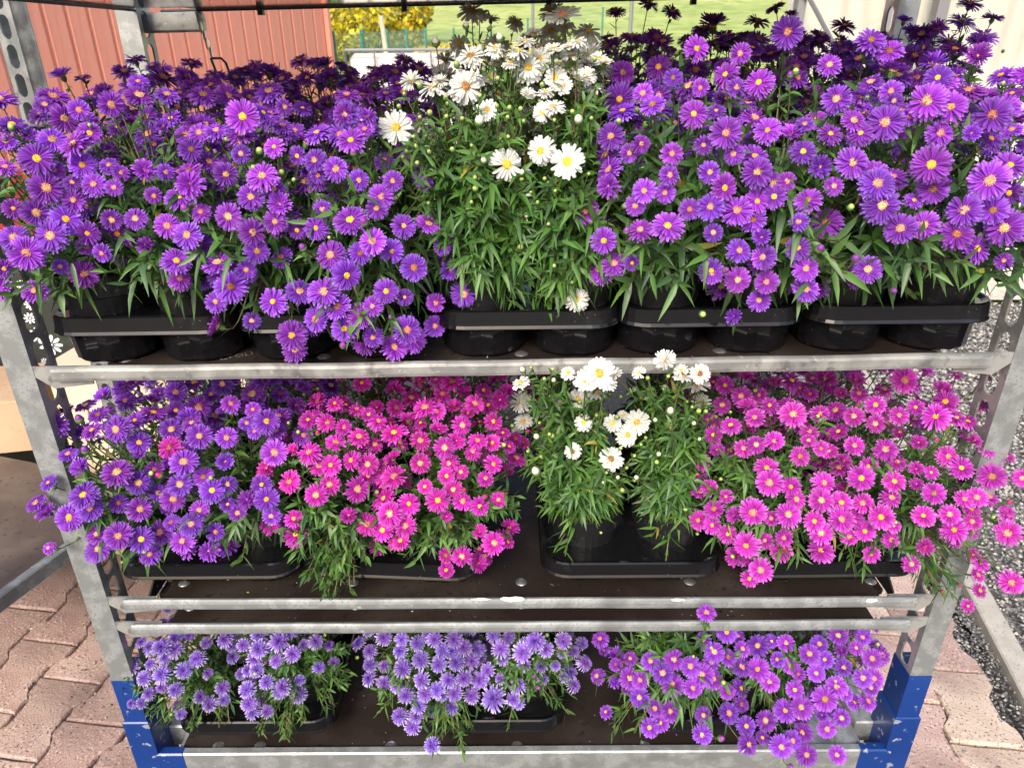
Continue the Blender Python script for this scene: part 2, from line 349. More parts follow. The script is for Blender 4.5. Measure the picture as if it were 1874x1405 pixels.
# ---- caged water tank
M['tankp'] = mat('tank_plastic', (.74,.66,.60), .45, noise=[(2,(.80,.74,.69),.4,.7,3)])
M['cage'] = mat('cage_steel', (.25,.25,.26), .45, .5)
ax = aty(632, 100, 6.6); tz = terrain_z(ax.x, 6.6)
tk = thing('water_tank', 'white plastic water tank in a galvanised tube cage, beyond the flowers', 'tank', (ax.x, 6.6, tz), math.radians(12))
topz = 1.345-tz
obj('bottle', MB().box(.04, 1.16, .04, .94, .15, topz-.03, bv=.05), M['tankp'], tk)
mb = MB()
for x in np.linspace(0, 1.2, 6): mb.tube([(x, 0, .14), (x, 0, topz)], .009, 6); mb.tube([(x, .98, .14), (x, .98, topz)], .009, 6)
for y in np.linspace(0, .98, 5): mb.tube([(0, y, .14), (0, y, topz)], .009, 6); mb.tube([(1.2, y, .14), (1.2, y, topz)], .009, 6)
for z in (.3, .55, .8, 1.0, topz): mb.tube([(0,0,z),(1.2,0,z),(1.2,.98,z),(0,.98,z),(0,0,z)], .012, 6)
obj('cage', mb, M['cage'], tk)
obj('pallet', MB().box(0,1.2,0,1.0,0,.03).box(0,1.2,0,1.0,.10,.135).box(0,.1,0,1,.03,.10).box(.55,.65,0,1,.03,.10).box(1.1,1.2,0,1,.03,.10), mat('pallet_wood',(.3,.22,.14),.9), tk)
sp = aty(722, 95, 7.3)
obj('wooden_stake', MB().tube([(0,0,0),(-.10,0,sp.z+.30-terrain_z(sp.x,7.3))], .022, 7), mat('stake_wood',(.5,.42,.30),.9), loc=(sp.x, 7.3, terrain_z(sp.x,7.3)), label='weathered wooden stake leaning up behind the water tank', category='stake')
# ---- white greenhouse sheeting on the right
M['film'] = mat('greenhouse_film', (.72,.69,.56), .6, noise=[(3,(.78,.76,.66),.4,.7,4),(14,(.64,.60,.48),.6,.75,5)], trans=.4)
M['greyp'] = mat('grey_post', (.36,.36,.40), .5)
gx0, gx1 = aty(1440, 40, 4.4).x, aty(1985, 40, 4.4).x+1.0
gh = thing('film_tunnel', 'cream plastic film tunnel wall with grey posts at right back', 'greenhouse', (gx0, 4.4, 0))
nx = 90; V = []
for j in range(12):
    for i in range(nx): 
        t = i/(nx-1); V.append((t*(gx1-gx0), .03*math.sin(t*37+j*.2)+.012*math.sin(t*111)+.02*math.sin(j*.9+t*9), j/11*2.6))
obj('film_sheet', MB().add(V, [(j*nx+i, j*nx+i+1, (j+1)*nx+i+1, (j+1)*nx+i) for j in range(11) for i in range(nx-1)]), M['film'], gh, smooth=True)
for px, wd_, c in ((1460,.022,'cage'),(1648,.065,'greyp'),(1716,.03,'cage')):
    x = aty(px, 30, 4.3).x-gx0; obj('post', MB().box(x-wd_, x+wd_, -.14, -.07, 0, 2.6), M[c], gh)
a = aty(1480, 0, 4.25); b = aty(1512, 60, 4.25)
dd = (b-a); obj('brace', MB().tube([(a.x-gx0-dd.x*4, -.17, a.z-dd.z*4), (b.x-gx0+dd.x*14, -.17, b.z+dd.z*14)], .012, 6), M['cage'], gh)
# ---- poles, far house, sheds, shrubs, trees
for px, y, cc in ((1155, 16, 'slim grey pole rising from the green field'), (975, 20, 'thin grey pole standing left of the field')):
    p = aty(px, 30, y); z0 = terrain_z(p.x, y)
    obj('pole', MB().tube([(0,0,0),(0,0,5)], .04, 8), M['cage'], loc=(p.x, y, z0), label=cc, category='pole')
M['hwall'] = mat('pale_render', (.62,.62,.62), .9); M['hwin'] = mat('window_glass', (.05,.06,.07), .15); M['hroof'] = mat('grey_roof', (.22,.20,.20), .8)
M['dwood'] = mat('dark_wood', (.10,.075,.06), .9)
def house(px, y, w_, d_, h, wallm, label, wins):
    p = aty(px, 20, y); z = terrain_z(p.x, y)
    t = thing('house', label, 'house', (p.x, y, z))
    wl = obj('wall', MB().box(0, w_, 0, d_, -.5, h), wallm, t)
    mb = MB(); e = .4; mb.add([(-e,-e,h),(w_+e,-e,h),(w_+e,d_+e,h),(-e,d_+e,h),(-e,d_/2,h+d_*.35),(w_+e,d_/2,h+d_*.35)], [(0,1,5,4),(2,3,4,5),(0,4,3),(1,2,5),(3,2,1,0)])
    obj('roof', mb, M['hroof'], t)
    for (x, z_) in wins:
        f = obj('window', MB().box(x, x+1.1, -.06, .02, z_, z_+1.2), M['hwall'], t)
        obj('pane', MB().box(x+.1, x+1.0, -.075, -.061, z_+.1, z_+1.1), M['hwin'], f)
house(868, 62, 7, 7, 4.4, M['hwall'], 'pale grey house with dark windows beyond the field edge', [(.8,.6),(2.8,.6),(4.9,.6),(.8,2.6),(2.8,2.6),(4.9,2.6)])
house(940, 75, 4, 4, 2.2, M['hwall'], 'small white shed at the foot of the field', [(1.2,.4)])
house(752, 55, 4.2, 5, 4.4, M['dwood'], 'dark timber barn behind the yellow shrub', [(1.4,1.0)])
def crown(n, cx, cy, cz, r, size, seed):
    g = np.random.default_rng(seed); d = g.normal(size=(n,3)); d /= np.linalg.norm(d, axis=1)[:,None]
    rad = g.uniform(.35, 1, n)**.5; lump = 1+.22*np.sin(d[:,0]*5+seed)*np.cos(d[:,2]*6+seed*2)
    c = d*(rad*lump)[:,None]*np.array(r)+np.array((cx,cy,cz))
    a = g.normal(size=(n,3)); a /= np.linalg.norm(a, axis=1)[:,None]; b = np.cross(a, g.normal(size=(n,3))); b /= np.linalg.norm(b, axis=1)[:,None]
    s = g.uniform(.6,1.4,n)[:,None]*size
    V = np.stack([c+a*s, c+b*s*.6, c-a*s, c-b*s*.6], 1).reshape(-1,3)
    return V, np.arange(n*4).reshape(-1,4)
def shrub(name, label, cat, x, y, r, cols, n, size, seed, trunk=.4):
    z = terrain_z(x, y); t = thing(name, label, cat, (x, y, z))
    V, Q = crown(n, 0, 0, trunk+r[2]*.8, r, size, seed)
    mi = np.random.default_rng(seed).integers(0, len(cols), n)
    link('crown', npmesh('crown', V, Q, np.zeros((0,3), int), cols, mi), t, kind='stuff')
    mb = MB(); R = random.Random(seed)
    for k in range(5):
        a = R.uniform(0, 2*PI); mb.tube([(0,0,-.1), (math.cos(a)*r[0]*.2, math.sin(a)*r[1]*.2, trunk+r[2]*.4), (math.cos(a)*r[0]*.5, math.sin(a)*r[1]*.5, trunk+r[2]*1.1)], [.06*r[2]*.5,.04*r[2]*.5,.015], 6)
    obj('trunk', mb, M['dwood'], t)
YL = [mat('yellow_leaf', (.86,.70,.04), .7, trans=.3), mat('yellow_green_leaf', (.62,.58,.08), .7, trans=.3), mat('gold_leaf', (.84,.58,.04), .7, trans=.3)]
GL = [mat('dull_green_leaf', (.14,.17,.06), .8, trans=.2), mat('olive_leaf', (.24,.24,.08), .8, trans=.2)]
def atp(px, y): return aty(px, 60, y).x
shrub('yellow_shrub', 'bright yellow autumn shrub behind the fence, right of the red cabin', 'shrub', atp(632,28), 28, (1.6,1.6,1.35), [YL[0],YL[1],YL[0],GL[1]], 2600, .10, 3)
shrub('yellow_shrub', 'taller golden yellow shrub in the middle, behind the fence', 'shrub', atp(690,30), 30, (2.0,1.6,1.5), [YL[0],YL[1],YL[2],GL[1]], 3200, .10, 5)
shrub('yellow_shrub', 'olive and yellow shrub at the right end of the yellow ones', 'shrub', atp(742,31), 31, (1.2,1.2,1.5), [YL[1],GL[1],YL[0]], 1800, .11, 8)
for i, (px, y, s, lb) in enumerate([(700,70,5.5,'dull green tree behind the dark timber barn'),(800,80,4.5,'round dark tree left of the pale house'),(620,60,5,'olive tree behind the yellow shrubs by the cabin corner'),(845,85,4,'small olive tree just behind the pale house')]):
    shrub('tree', lb, 'tree', atp(px,y), y, (s*.8,s*.8,s*.8), GL, 2500, .28, 20+i, trunk=1.5)
# hedge of yellow perennials along the field edge
P = []; S = []
for _ in range(7000):
    px = random.uniform(755, 1010); y = random.uniform(27, 31)
    x = aty(px, 60, y).x; P.append((x, y, terrain_z(x, y)+random.random()*.25)); S.append(random.uniform(.04,.08))
rocks('yellow_undergrowth', np.array(P), np.array(S), YL, rng.integers(0, 3, len(P)), seed=9)
P = []; S = []
for _ in range(14000):
    y = random.uniform(9, 24); x = random.uniform(-.24, .0)*y*1.15
    P.append((x, y, terrain_z(x, y)+random.random()*.12)); S.append(random.uniform(.03,.07))
rocks('grass', np.array(P), np.array(S), [GL[1], mat('grass_a',(.16,.30,.05),.8,trans=.2), mat('grass_b',(.26,.36,.08),.8,trans=.2)], rng.integers(0, 3, len(P)), seed=10)
# ================================================================== TROLLEY
def post_meshes(H, z0, blue=False):
    """post standing at its own origin: front plate towards -Y, slotted plate on the +X side. width .034, depth .046"""
    W, D = .036, .050
    front = MB().box(0, W, 0, .003, z0, H)
    # rounded lip in front (rolled edge)
    front.box(0, .003, .003, D, z0, H)
    pitch, ow, oh = .050, .0120, .0208
    sl = MB(); n = 16; z = z0
    while z < H-.001:
        zc = z+pitch/2; ring = []; rect = []
        for k in range(n):
            a = 2*PI*k/n+PI/n; ca, sa = math.cos(a), math.sin(a)
            yy = ow*ca; zz = (oh-ow)*(1 if sa > 0 else -1)+ow*sa
            ring.append((yy, zz))
            s = min((D/2-.0005)/abs(ca) if abs(ca) > 1e-6 else 9, (pitch/2)/abs(sa) if abs(sa) > 1e-6 else 9)
            rect.append((ca*s, sa*s))
        # insert the rectangle's corners
        vs = [(W, D/2+y, zc+q) for y, q in ring]+[(W, D/2+y, zc+q) for y, q in rect]
        vs += [(W-.003, v[1], v[2]) for v in vs[:n]]
        fs = [(k, n+k, n+(k+1) % n, (k+1) % n) for k in range(n)]+[(k, (k+1) % n, 2*n+(k+1) % n, 2*n+k) for k in range(n)]
        base = len(vs); vs += [(W, D/2+sx*(D/2-.0005), zc+sz*pitch/2) for sx, sz in ((1,1),(-1,1),(-1,-1),(1,-1))]
        # corner fillers
        for ci, (sx, sz) in enumerate(((1,1),(-1,1),(-1,-1),(1,-1))):
            for k in range(n):
                a, b = rect[k], rect[(k+1) % n]
                if (abs(abs(a[0])-(D/2-.0005)) < 1e-6 and a[0]*sx > 0 and abs(abs(b[1])-pitch/2) < 1e-6 and b[1]*sz > 0) or (abs(abs(b[0])-(D/2-.0005)) < 1e-6 and b[0]*sx > 0 and abs(abs(a[1])-pitch/2) < 1e-6 and a[1]*sz > 0):
                    fs.append((n+k, base+ci, n+(k+1) % n))
        sl.add(vs, fs); z += pitch
    return front, sl
Ff, Sf = post_meshes(1.94, .29)
mF = Ff.mesh('post', [M['galv']]); mS = Sf.mesh('slotted_plate', [M['galv2']])
HX = .675; YF, YB = .847, 1.345
def trolley(name, label, loc, rotz, full=True, group=None):
    t = thing(name, label, 'trolley', loc, rotz, group)
    for sx in (-1, 1):
        for y in (0, YB-YF):
            o = link('post', mF, t, loc=(sx*HX, y, 0), scale=(-sx, 1, 1))
            link('slotted_plate', mS, o)
            if full:
                s = obj('post_socket', MB().box(-.004, .040, -.004, .056, .16, .345, bv=.002), M['blue'], o)
                if True: obj('blue_section', MB().box(-.0008, .0368, -.0008, .0508, .345, .44), M['blue'], o)
    return t
TR = trolley('plant_trolley', 'galvanised plant trolley with slotted posts and blue feet carrying all the pots', (0, YF, 0), 0)
Y0 = YF
def rail(parent, z, y, x0, x1, h=.028, mat_=None, worn=True, name='front_rail', dz=0):
    """folded steel lip: top flange, rounded nose, lower return"""
    prof = [(.007, h/2), (.004, h/2), (.001, h/2-.002), (0, h/2-.006), (0, -h/2+.006), (.001, -h/2+.002), (.005, -h/2), (.012, -h/2), (.012, -h/2+.002), (.006,-h/2+.002),(.003,-h/2+.006),(.003,h/2-.006),(.006,h/2-.002),(.007,h/2-.002)]
    n = len(prof); N = 40; vs = []
    for i in range(N+1):
        x = x0+(x1-x0)*i/N; wv = .0006*math.sin(i*.9+z*50)+.0005*math.sin(i*.37)
        vs += [(x, y+p-wv*.4, z+q+wv+dz*x) for p, q in prof]
    fs = [(i*n+k, i*n+(k+1) % n, (i+1)*n+(k+1) % n, (i+1)*n+k) for i in range(N) for k in range(n)]+[tuple(range(n)), tuple(range(N*n, N*n+n))[::-1]]
    return obj(name, MB().add(vs, fs), mat_ or M['galv'], parent, smooth=False)
def bracket(parent, z, sx, y, x_in, drop=.012, dz=0):
    xs_ = [.648, x_in, x_in-.004, .640, .648]
    pl = [(.6385, .009), (x_in, .009), (x_in, -.017), (.618, -.019-drop*.3), (.6385, -.006)]
    pl = [(sx*a, z+b+dz*sx*a) for a, b in pl]
    n = len(pl); vs = [(a, y, b) for a, b in pl]+[(a, y+.003, b) for a, b in pl]
    obj('hook_bracket', MB().add(vs, [tuple(range(n)), tuple(range(n, 2*n))[::-1]]+[(k, (k+1) % n, n+(k+1) % n, n+k) for k in range(n)]), M['galv2'], parent)
def shelf(z, tilt, label, rails=True, bm='board', hx=.607, lips=True, rivets=True, worn=False):
    # board outline with a notch at each corner
    a, b, c = hx, .560, .055
    y0, y1 = .010, .545
    poly = [(-b, y0), (b, y0), (b, y0+c), (a, y0+c+.012), (a, y1-c), (b, y1-c), (b, y1), (-b, y1), (-b, y1-c), (-a, y1-c), (-a, y0+c+.012), (-b, y0+c)]
    poly = [(x, y) for x, y in poly]
    s = obj('shelf', MB().extr(poly, -.014, -.002), M[bm], TR, loc=(0, 0, z), rot=(0, -tilt, 0), label=label)
    bevel(s, .0015, 1)
    if rails:
        rail(s, 0, -.010, -.610, .606, .0185 if not worn else .0215, M['galv2'] if worn else M['galv'])
        for sx in (-1, 1): bracket(s, 0, sx, .0, .565)
        rail(s, 0, .552, -.610, .606, .024, name='rear_rail')
    if lips:
        for sx in (-1, 1):
            pl = [(y0+.045, -.002), (y1-.06, -.002), (y1-.08, .030), (y0+.075, .030), (y0+.045, .012)]
            vs = [(sx*(hx+.001), y, q) for y, q in pl]+[(sx*(hx+.004), y, q) for y, q in pl]; n = 5
            obj('side_lip', MB().add(vs, [tuple(range(n)), tuple(range(n, 2*n))[::-1]]+[(k, (k+1) % n, n+(k+1) % n, n+k) for k in range(n)]), M['black'], s)
    if rivets:
        mr = MB().lathe([(.0001,.0022),(.004,.002),(.007,.0006),(.0085,-.0006)], 14).mesh('rivet', [M['chrome']])
        for x in (-.54,-.27,.0,.27,.56):
            for y in (.045, .51): link('rivet', mr, s, loc=(x, y, -.0015), scale=1.15)
    return s
Z1, Z2, Z3, Z0 = 1.002, .605, .557, .262
T1, T2 = .0095, -.004
s1 = shelf(Z1, T1, 'upper shelf board', worn=True)
s2 = shelf(Z2, T2, 'middle shelf board')
s3 = shelf(Z3, .0, 'empty shelf hung just below the middle one')
st = shelf(1.462, .016, 'glossy top shelf seen from below', bm='board_gloss', rails=False, lips=False, rivets=False, hx=.640)
rail(st, -.012, -.010, -.610, .610, .024)
obj('edge_seal', MB().tube([(-.62,.549,-.016),(.62,.549,-.016)], .0025, 6).tube([(-.642,.04,-.016),(-.642,.545,-.016)], .0025, 6), M['black'], st)
for x in (-.45,-.2,.05,.3): obj('edge_clip', MB().box(x,x+.009,.540,.553,-.026,-.012), M['black'], st)
obj('corner_hook', MB().box(-.655,-.545,.535,.548,-.050,-.018, bv=.004), M['galv2'], st)
# chain and clip hanging at the rear left corner
cm = MB(); cz = -.03
for k in range(5):
    c = Vector((-.553+.003*k, .535, cz-.013*k)); r_ = .006
    pts = [(c.x+(r_*.5*math.cos(a) if k % 2 else 0)+.0, c.y+(0 if k % 2 else r_*.5*math.cos(a)), c.z+.009*math.sin(a)) for a in np.linspace(0, 2*PI, 9)]
    cm.tube(pts, .0016, 5, cap=False)
obj('chain', cm, M['chrome'], st)
obj('snap_hook', MB().tube([(-.543,.535,-.092),(-.525,.535,-.092),(-.518,.535,-.100),(-.508,.535,-.150),(-.530,.535,-.152),(-.543,.535,-.092)], .0022, 6), M['black'], st)
# white label remnants stuck on the middle rail
for (px, w_, h_) in ((880,.030,.005),(938,.040,.011),(1240,.022,.006),(1595,.018,.009)):
    q = aty(px, 1095, .836); r_ = random.Random(px); n = 14
    vs = [(q.x+w_/2*math.cos(a)*(r_.uniform(.75,1.1)), .836-Y0-.0012, q.z-Z2+h_/2*math.sin(a)*r_.uniform(.7,1.15)) for a in np.linspace(0, 2*PI, n, endpoint=False)]
    obj('label_remnant', MB().add(vs, [tuple(range(n))]), M['paper'], s2)
# faint stencil lettering on the upper board
M['faint'] = mat('faint_print', (.20,.18,.17), .7, noise=[(300,(.05,.04,.035),.45,.6,2)])
for txt, px, py, size in (('CFGLI', 400, 652, .017), ('www.holzlager.de', 388, 651, .0055)):
    fc = bpy.data.curves.new('lettering', 'FONT'); fc.body = 'CFGLI' if size > .01 else 'container · board'; fc.size = size; fc.extrude = .0001; fc.materials.append(M['faint'])
    if size < .01: fc.body = '- - - - - - - - - - - - -'
    p = atz(px, py, Z1)
    to_ = bpy.data.objects.new('tmp', fc); C.objects.link(to_); bpy.context.view_layer.update(); fc2 = bpy.data.meshes.new_from_object(to_.evaluated_get(bpy.context.evaluated_depsgraph_get())); bpy.data.objects.remove(to_)
    link('lettering', fc2, s1, loc=(p.x, p.y-Y0-(0 if size > .01 else -.014), -.0015), rot=(0,0,math.radians(26)))
# base deck
hxb = .640
obj('base_board', MB().box(-.600, .470, .012, .520, .236, .258), M['board'], TR)
obj('base_sheet', MB().box(.4705, .602, .012, .520, .238, .2595), M['galv'], TR)
obj('base_sheet', MB().box(-.606,-.6005,.012,.520,.238,.2595), M['galv'], TR)
for sx in (-1, 1): obj('side_rail', MB().box(min(sx*.603, sx*.641), max(sx*.603, sx*.641), .045, .455, .225, .275, bv=.003), M['galv'], TR)
obj('base_rail', MB().box(-.637, .637, -.004, .0115, .215, .2655, bv=.0025), M['galv'], TR)
obj('base_rail', MB().box(-.637, .637, .521, .536, .215, .2655, bv=.0025), M['galv'], TR)
mr = MB().lathe([(.0001,.0026),(.005,.0024),(.0095,.0008),(.011,-.0008)], 16).mesh('rivet', [M['chrome']])
for px in (400, 476, 715, 946, 1181, 1296): 
    p = atz(px, 1364, .258); link('rivet', mr, TR, loc=(p.x, p.y-Y0, .2585))
for sx in (-1, 1):
    obj('blue_end', MB().box(min(sx*.592,sx*.6385), max(sx*.592,sx*.6385), -.0052, .0127, .214, .2667, bv=.0025), M['blue'], TR)
    for y in (.06, .45):
        o = obj('castor', MB().box(-.022,.022,-.03,.03,.125,.165), M['galv'], TR, loc=(sx*.60, y, 0))
        obj('wheel', MB().tube([(-.014,.01,.0625),(.014,.01,.0625)], .062, 24), M['rubber'], o)

# ---- neighbouring trolley, on its deck boxes and a bag
NL = atz(125, 985, .4)
u = Vector((-.298, -.955)); v = Vector((-.955, .298))
NC = Vector((-.915, 1.49))
nb = thing('plant_trolley', 'second galvanised trolley at left edge with cardboard boxes on its deck', 'trolley', (NC.x, NC.y, 0), 0)
ang = math.atan2(v.y, v.x)   # local +X runs along v (long side); local +Y towards the camera
nb.rotation_euler = (0, 0, ang)
for x in (-.0, 1.35-.036):
    for y in (-.01, .53):
        o = link('post', mF, nb, loc=(x+.05, y, 0), rot=(0,0,PI/2)); link('slotted_plate', mS, o)
        obj('post_socket', MB().box(-.004,.040,-.004,.056,.16,.345, bv=.002), M['blue'], o)
d_ = obj('deck', MB().box(-.0, 1.31, .008, .60, .388, .402), M['board_dusty'], nb)
obj('end_rail', MB().box(-.022, -.0005, .03, .70, .375, .410, bv=.003), M['galv'], d_)
obj('long_rail', MB().box(.03, 1.31, .5555, .575, .375, .408, bv=.003), M['galv'], d_)
M['card'] = mat('cardboard', (.46,.30,.18), .85, noise=[(5,(.52,.36,.23),.4,.7,4),(90,(.38,.24,.14),.6,.75,3)])
M['cardl'] = mat('pale_cardboard', (.66,.52,.36), .85, noise=[(5,(.70,.58,.42),.4,.7,4)])
M['dark'] = mat('box_inside', (.10,.065,.04), .9)
def carton(label, loc, rz, sx, sy, sz, m_, hole=False):
    t = thing('cardboard_box', label, 'box', loc, rz)
    obj('carton', MB().box(0, sx, 0, sy, 0, sz, bv=.003), m_, t)
    obj('flap', MB().box(.002, sx/2-.001, .002, sy-.002, sz+.0005, sz+.004), m_, t)
    obj('flap', MB().box(sx/2+.001, sx-.002, .002, sy-.002, sz+.0005, sz+.004), m_, t)
    obj('crease', MB().box(sx*.62, sx*.62+.004, -.0012, -.0002, .0, sz), M['dark'], t)
    if hole:
        n = 20; vs = [(sx*.33+(.028*(1 if math.cos(a) > 0 else -1)+.017*math.cos(a)), -.0015, sz*.70+.017*math.sin(a)) for a in np.linspace(0, 2*PI, n, endpoint=False)]
        obj('handle_hole', MB().add(vs, [tuple(range(n))]), M['dark'], t)
    return t
p = atz(60, 832, .402)
carton('brown cardboard box on the deck of the left trolley', (p.x-.40, p.y-.06, .402), math.radians(12), .40, .25, .15, M['card'])
p = aty(95, 700, 1.70)
carton('pale cardboard box with a hand hole behind the left purple asters', (p.x-.02, 1.72, 0), math.radians(-6), .55, .35, p.z+.04, M['cardl'], hole=True)
p2 = aty(130, 735, 1.70)
# black bag printed with daisies
M['bag'] = mat('black_bag_cloth', (.018,.022,.018), .6, noise=[(9,(.05,.07,.03),.55,.7,3)])
M['bagred'] = mat('dark_red_cloth', (.28,.01,.02), .7, noise=[(40,(.12,.0,.01),.5,.65,4)])
M['dwhite'] = mat('daisy_print', (.72,.76,.80), .7); M['dcream'] = mat('daisy_print_cream', (.75,.72,.52), .7)
bag = thing('shopping_bag', 'black shopping bag printed with white daisies behind the left front post', 'bag', (-1.62, 1.95, .0), math.radians(10))
obj('bag_body', MB().box(-.28, .62, 0, .25, 0, 1.02, bv=.02), M['bag'], bag)
obj('red_panel', MB().box(.05, .60, -.006, .02, .90, 1.08, bv=.004), M['bagred'], bag)
def daisy(x, z, r, m_, k=10, off=-.002):
    mb = MB()
    for i in range(k):
        a = 2*PI*i/k+x*9; c, s = math.cos(a), math.sin(a); w_ = r*.17
        P_2 = [(r*.22, 0), (r*.6, w_*1.0), (r*.92, w_*.7), (r, 0), (r*.92, -w_*.7), (r*.6, -w_*1.0)]
        mb.add([(x+p*c-q*s, off, z+p*s+q*c) for p, q in P_2], [(0,1,2,3,4,5)])
    mb.add([(x+r*.16*math.cos(a), off, z+r*.16*math.sin(a)) for a in np.linspace(0, 2*PI, 10, endpoint=False)], [tuple(range(10))])
    obj('printed_daisy', mb, m_, bag)
wl = bag.rotation_euler.to_matrix().to_3x3()
def bagxy(px, py):
    # intersection of the view ray with the bag's front plane
    n = Vector((math.sin(math.radians(10))*1, -math.cos(math.radians(10)), 0)); o = Vector((-1.62,1.95,0)); d = ray(px, py)
    t = (o-CAM).dot(n)/d.dot(n); q = CAM+d*t-o; ax_ = Vector((math.cos(math.radians(10)), math.sin(math.radians(10)), 0)); return q.dot(ax_), q.z
for (x, y, r, c, kk) in ((160,150,38,1,12),(218,275,45,0,10),(265,490,60,0,9),(345,555,75,0,9),(210,370,40,0,9),(305,665,25,0,8),(10,750,24,0,8),(30,850,72,0,9),(110,640,40,0,9),(420,450,40,0,9)):
    X, Z = bagxy(x/3.697, 480+y/3.697)
    daisy(X, Z, r/3.697/FPX*2.15, M['dcream'] if c else M['dwhite'], kk, -.0075 if y < 400 and x > 120 else -.002)

# ---- trays
def tray_mesh(wd, dp, h=.022, rim=.068):
    """thermoformed tray: deck with a deep rounded lip. origin at the shelf, centre of the tray"""
    def rr(hx, hy, r, n=7):
        pts = []
        for cx_, cy_, a0 in ((hx-r, hy-r, 0), (-hx+r, hy-r, PI/2), (-hx+r, -hy+r, PI), (hx-r, -hy+r, 1.5*PI)):
            for k in range(n): a = a0+PI/2*k/(n-1); pts.append((cx_+r*math.cos(a), cy_+r*math.sin(a)))
        return pts
    prof = [(-.010, rim-.003), (-.004, rim+.0005), (-.001, rim+.001), (.0015, rim-.001), (.0035, rim-h+.003), (.0048, rim-h), (.0052, rim-h-.001), (.0045, rim-h-.0022), (.001, rim-h-.0015)]
    mb = MB(); vs = []; n = 28
    for o, z in prof: vs += [(x, y, z) for x, y in rr(wd/2-.005+o, dp/2-.005+o, .036+o)]
    fs = [(k*n+i, k*n+(i+1) % n, (k+1)*n+(i+1) % n, (k+1)*n+i) for k in range(len(prof)-1) for i in range(n)]
    fs.append(tuple(range(n))); mb.add(vs, fs)
    return mb
def cup_mesh():
    mb = MB(); n = 24; prof = [(.0618,.0655),(.0595,.045),(.0560,.004),(.0535,.0006),(.0001,.0006)]; vs = []
    for r, z in prof:
        for k in range(n):
            rr_ = r*(1-.075*(1 if k % 6 in (0,) else 0)) if z < .060 else r
            vs.append((rr_*math.cos(2*PI*k/n), rr_*math.sin(2*PI*k/n), z))
    mb.add(vs, [(i*n+k, i*n+(k+1) % n, (i+1)*n+(k+1) % n, (i+1)*n+k) for i in range(len(prof)-1) for k in range(n)]); return mb
cupm = cup_mesh().mesh('pot_cup', [M['tray']])
tray_cache = {}
TRAYS = []
def shelf_z(si, x):
    return {1: Z1+T1*x, 2: Z2+T2*x, 0: .2592}[si]
def place_tray(si, cx_, y_front, wd, cols, rows, pitch, rz, label, fm=0):
    dp = rows*pitch+.012+fm
    key = (round(wd, 3), rows)
    if key not in tray_cache: tray_cache[key] = tray_mesh(wd, dp).mesh('tray', [M['tray']])
    yc = y_front+dp/2; t = thing('plant_tray', label, 'tray', (cx_, yc, shelf_z(si, cx_)+.0003), rz, 'black plastic pot trays on the trolley shelves')
    if si == 1: t.rotation_euler = (0, -T1, rz)
    link('tray_deck', tray_cache[key], t)
    out = []
    for r in range(rows):
        for c in range(cols):
            lx, ly = (c-(cols-1)/2)*pitch, (r-(rows-1)/2)*pitch+fm/2
            link('pot_cup', cupm, t, loc=(lx, ly, 0))
            ca, sa = math.cos(rz), math.sin(rz); out.append((cx_+lx*ca-ly*sa, yc+lx*sa+ly*ca, r, c))
    return out
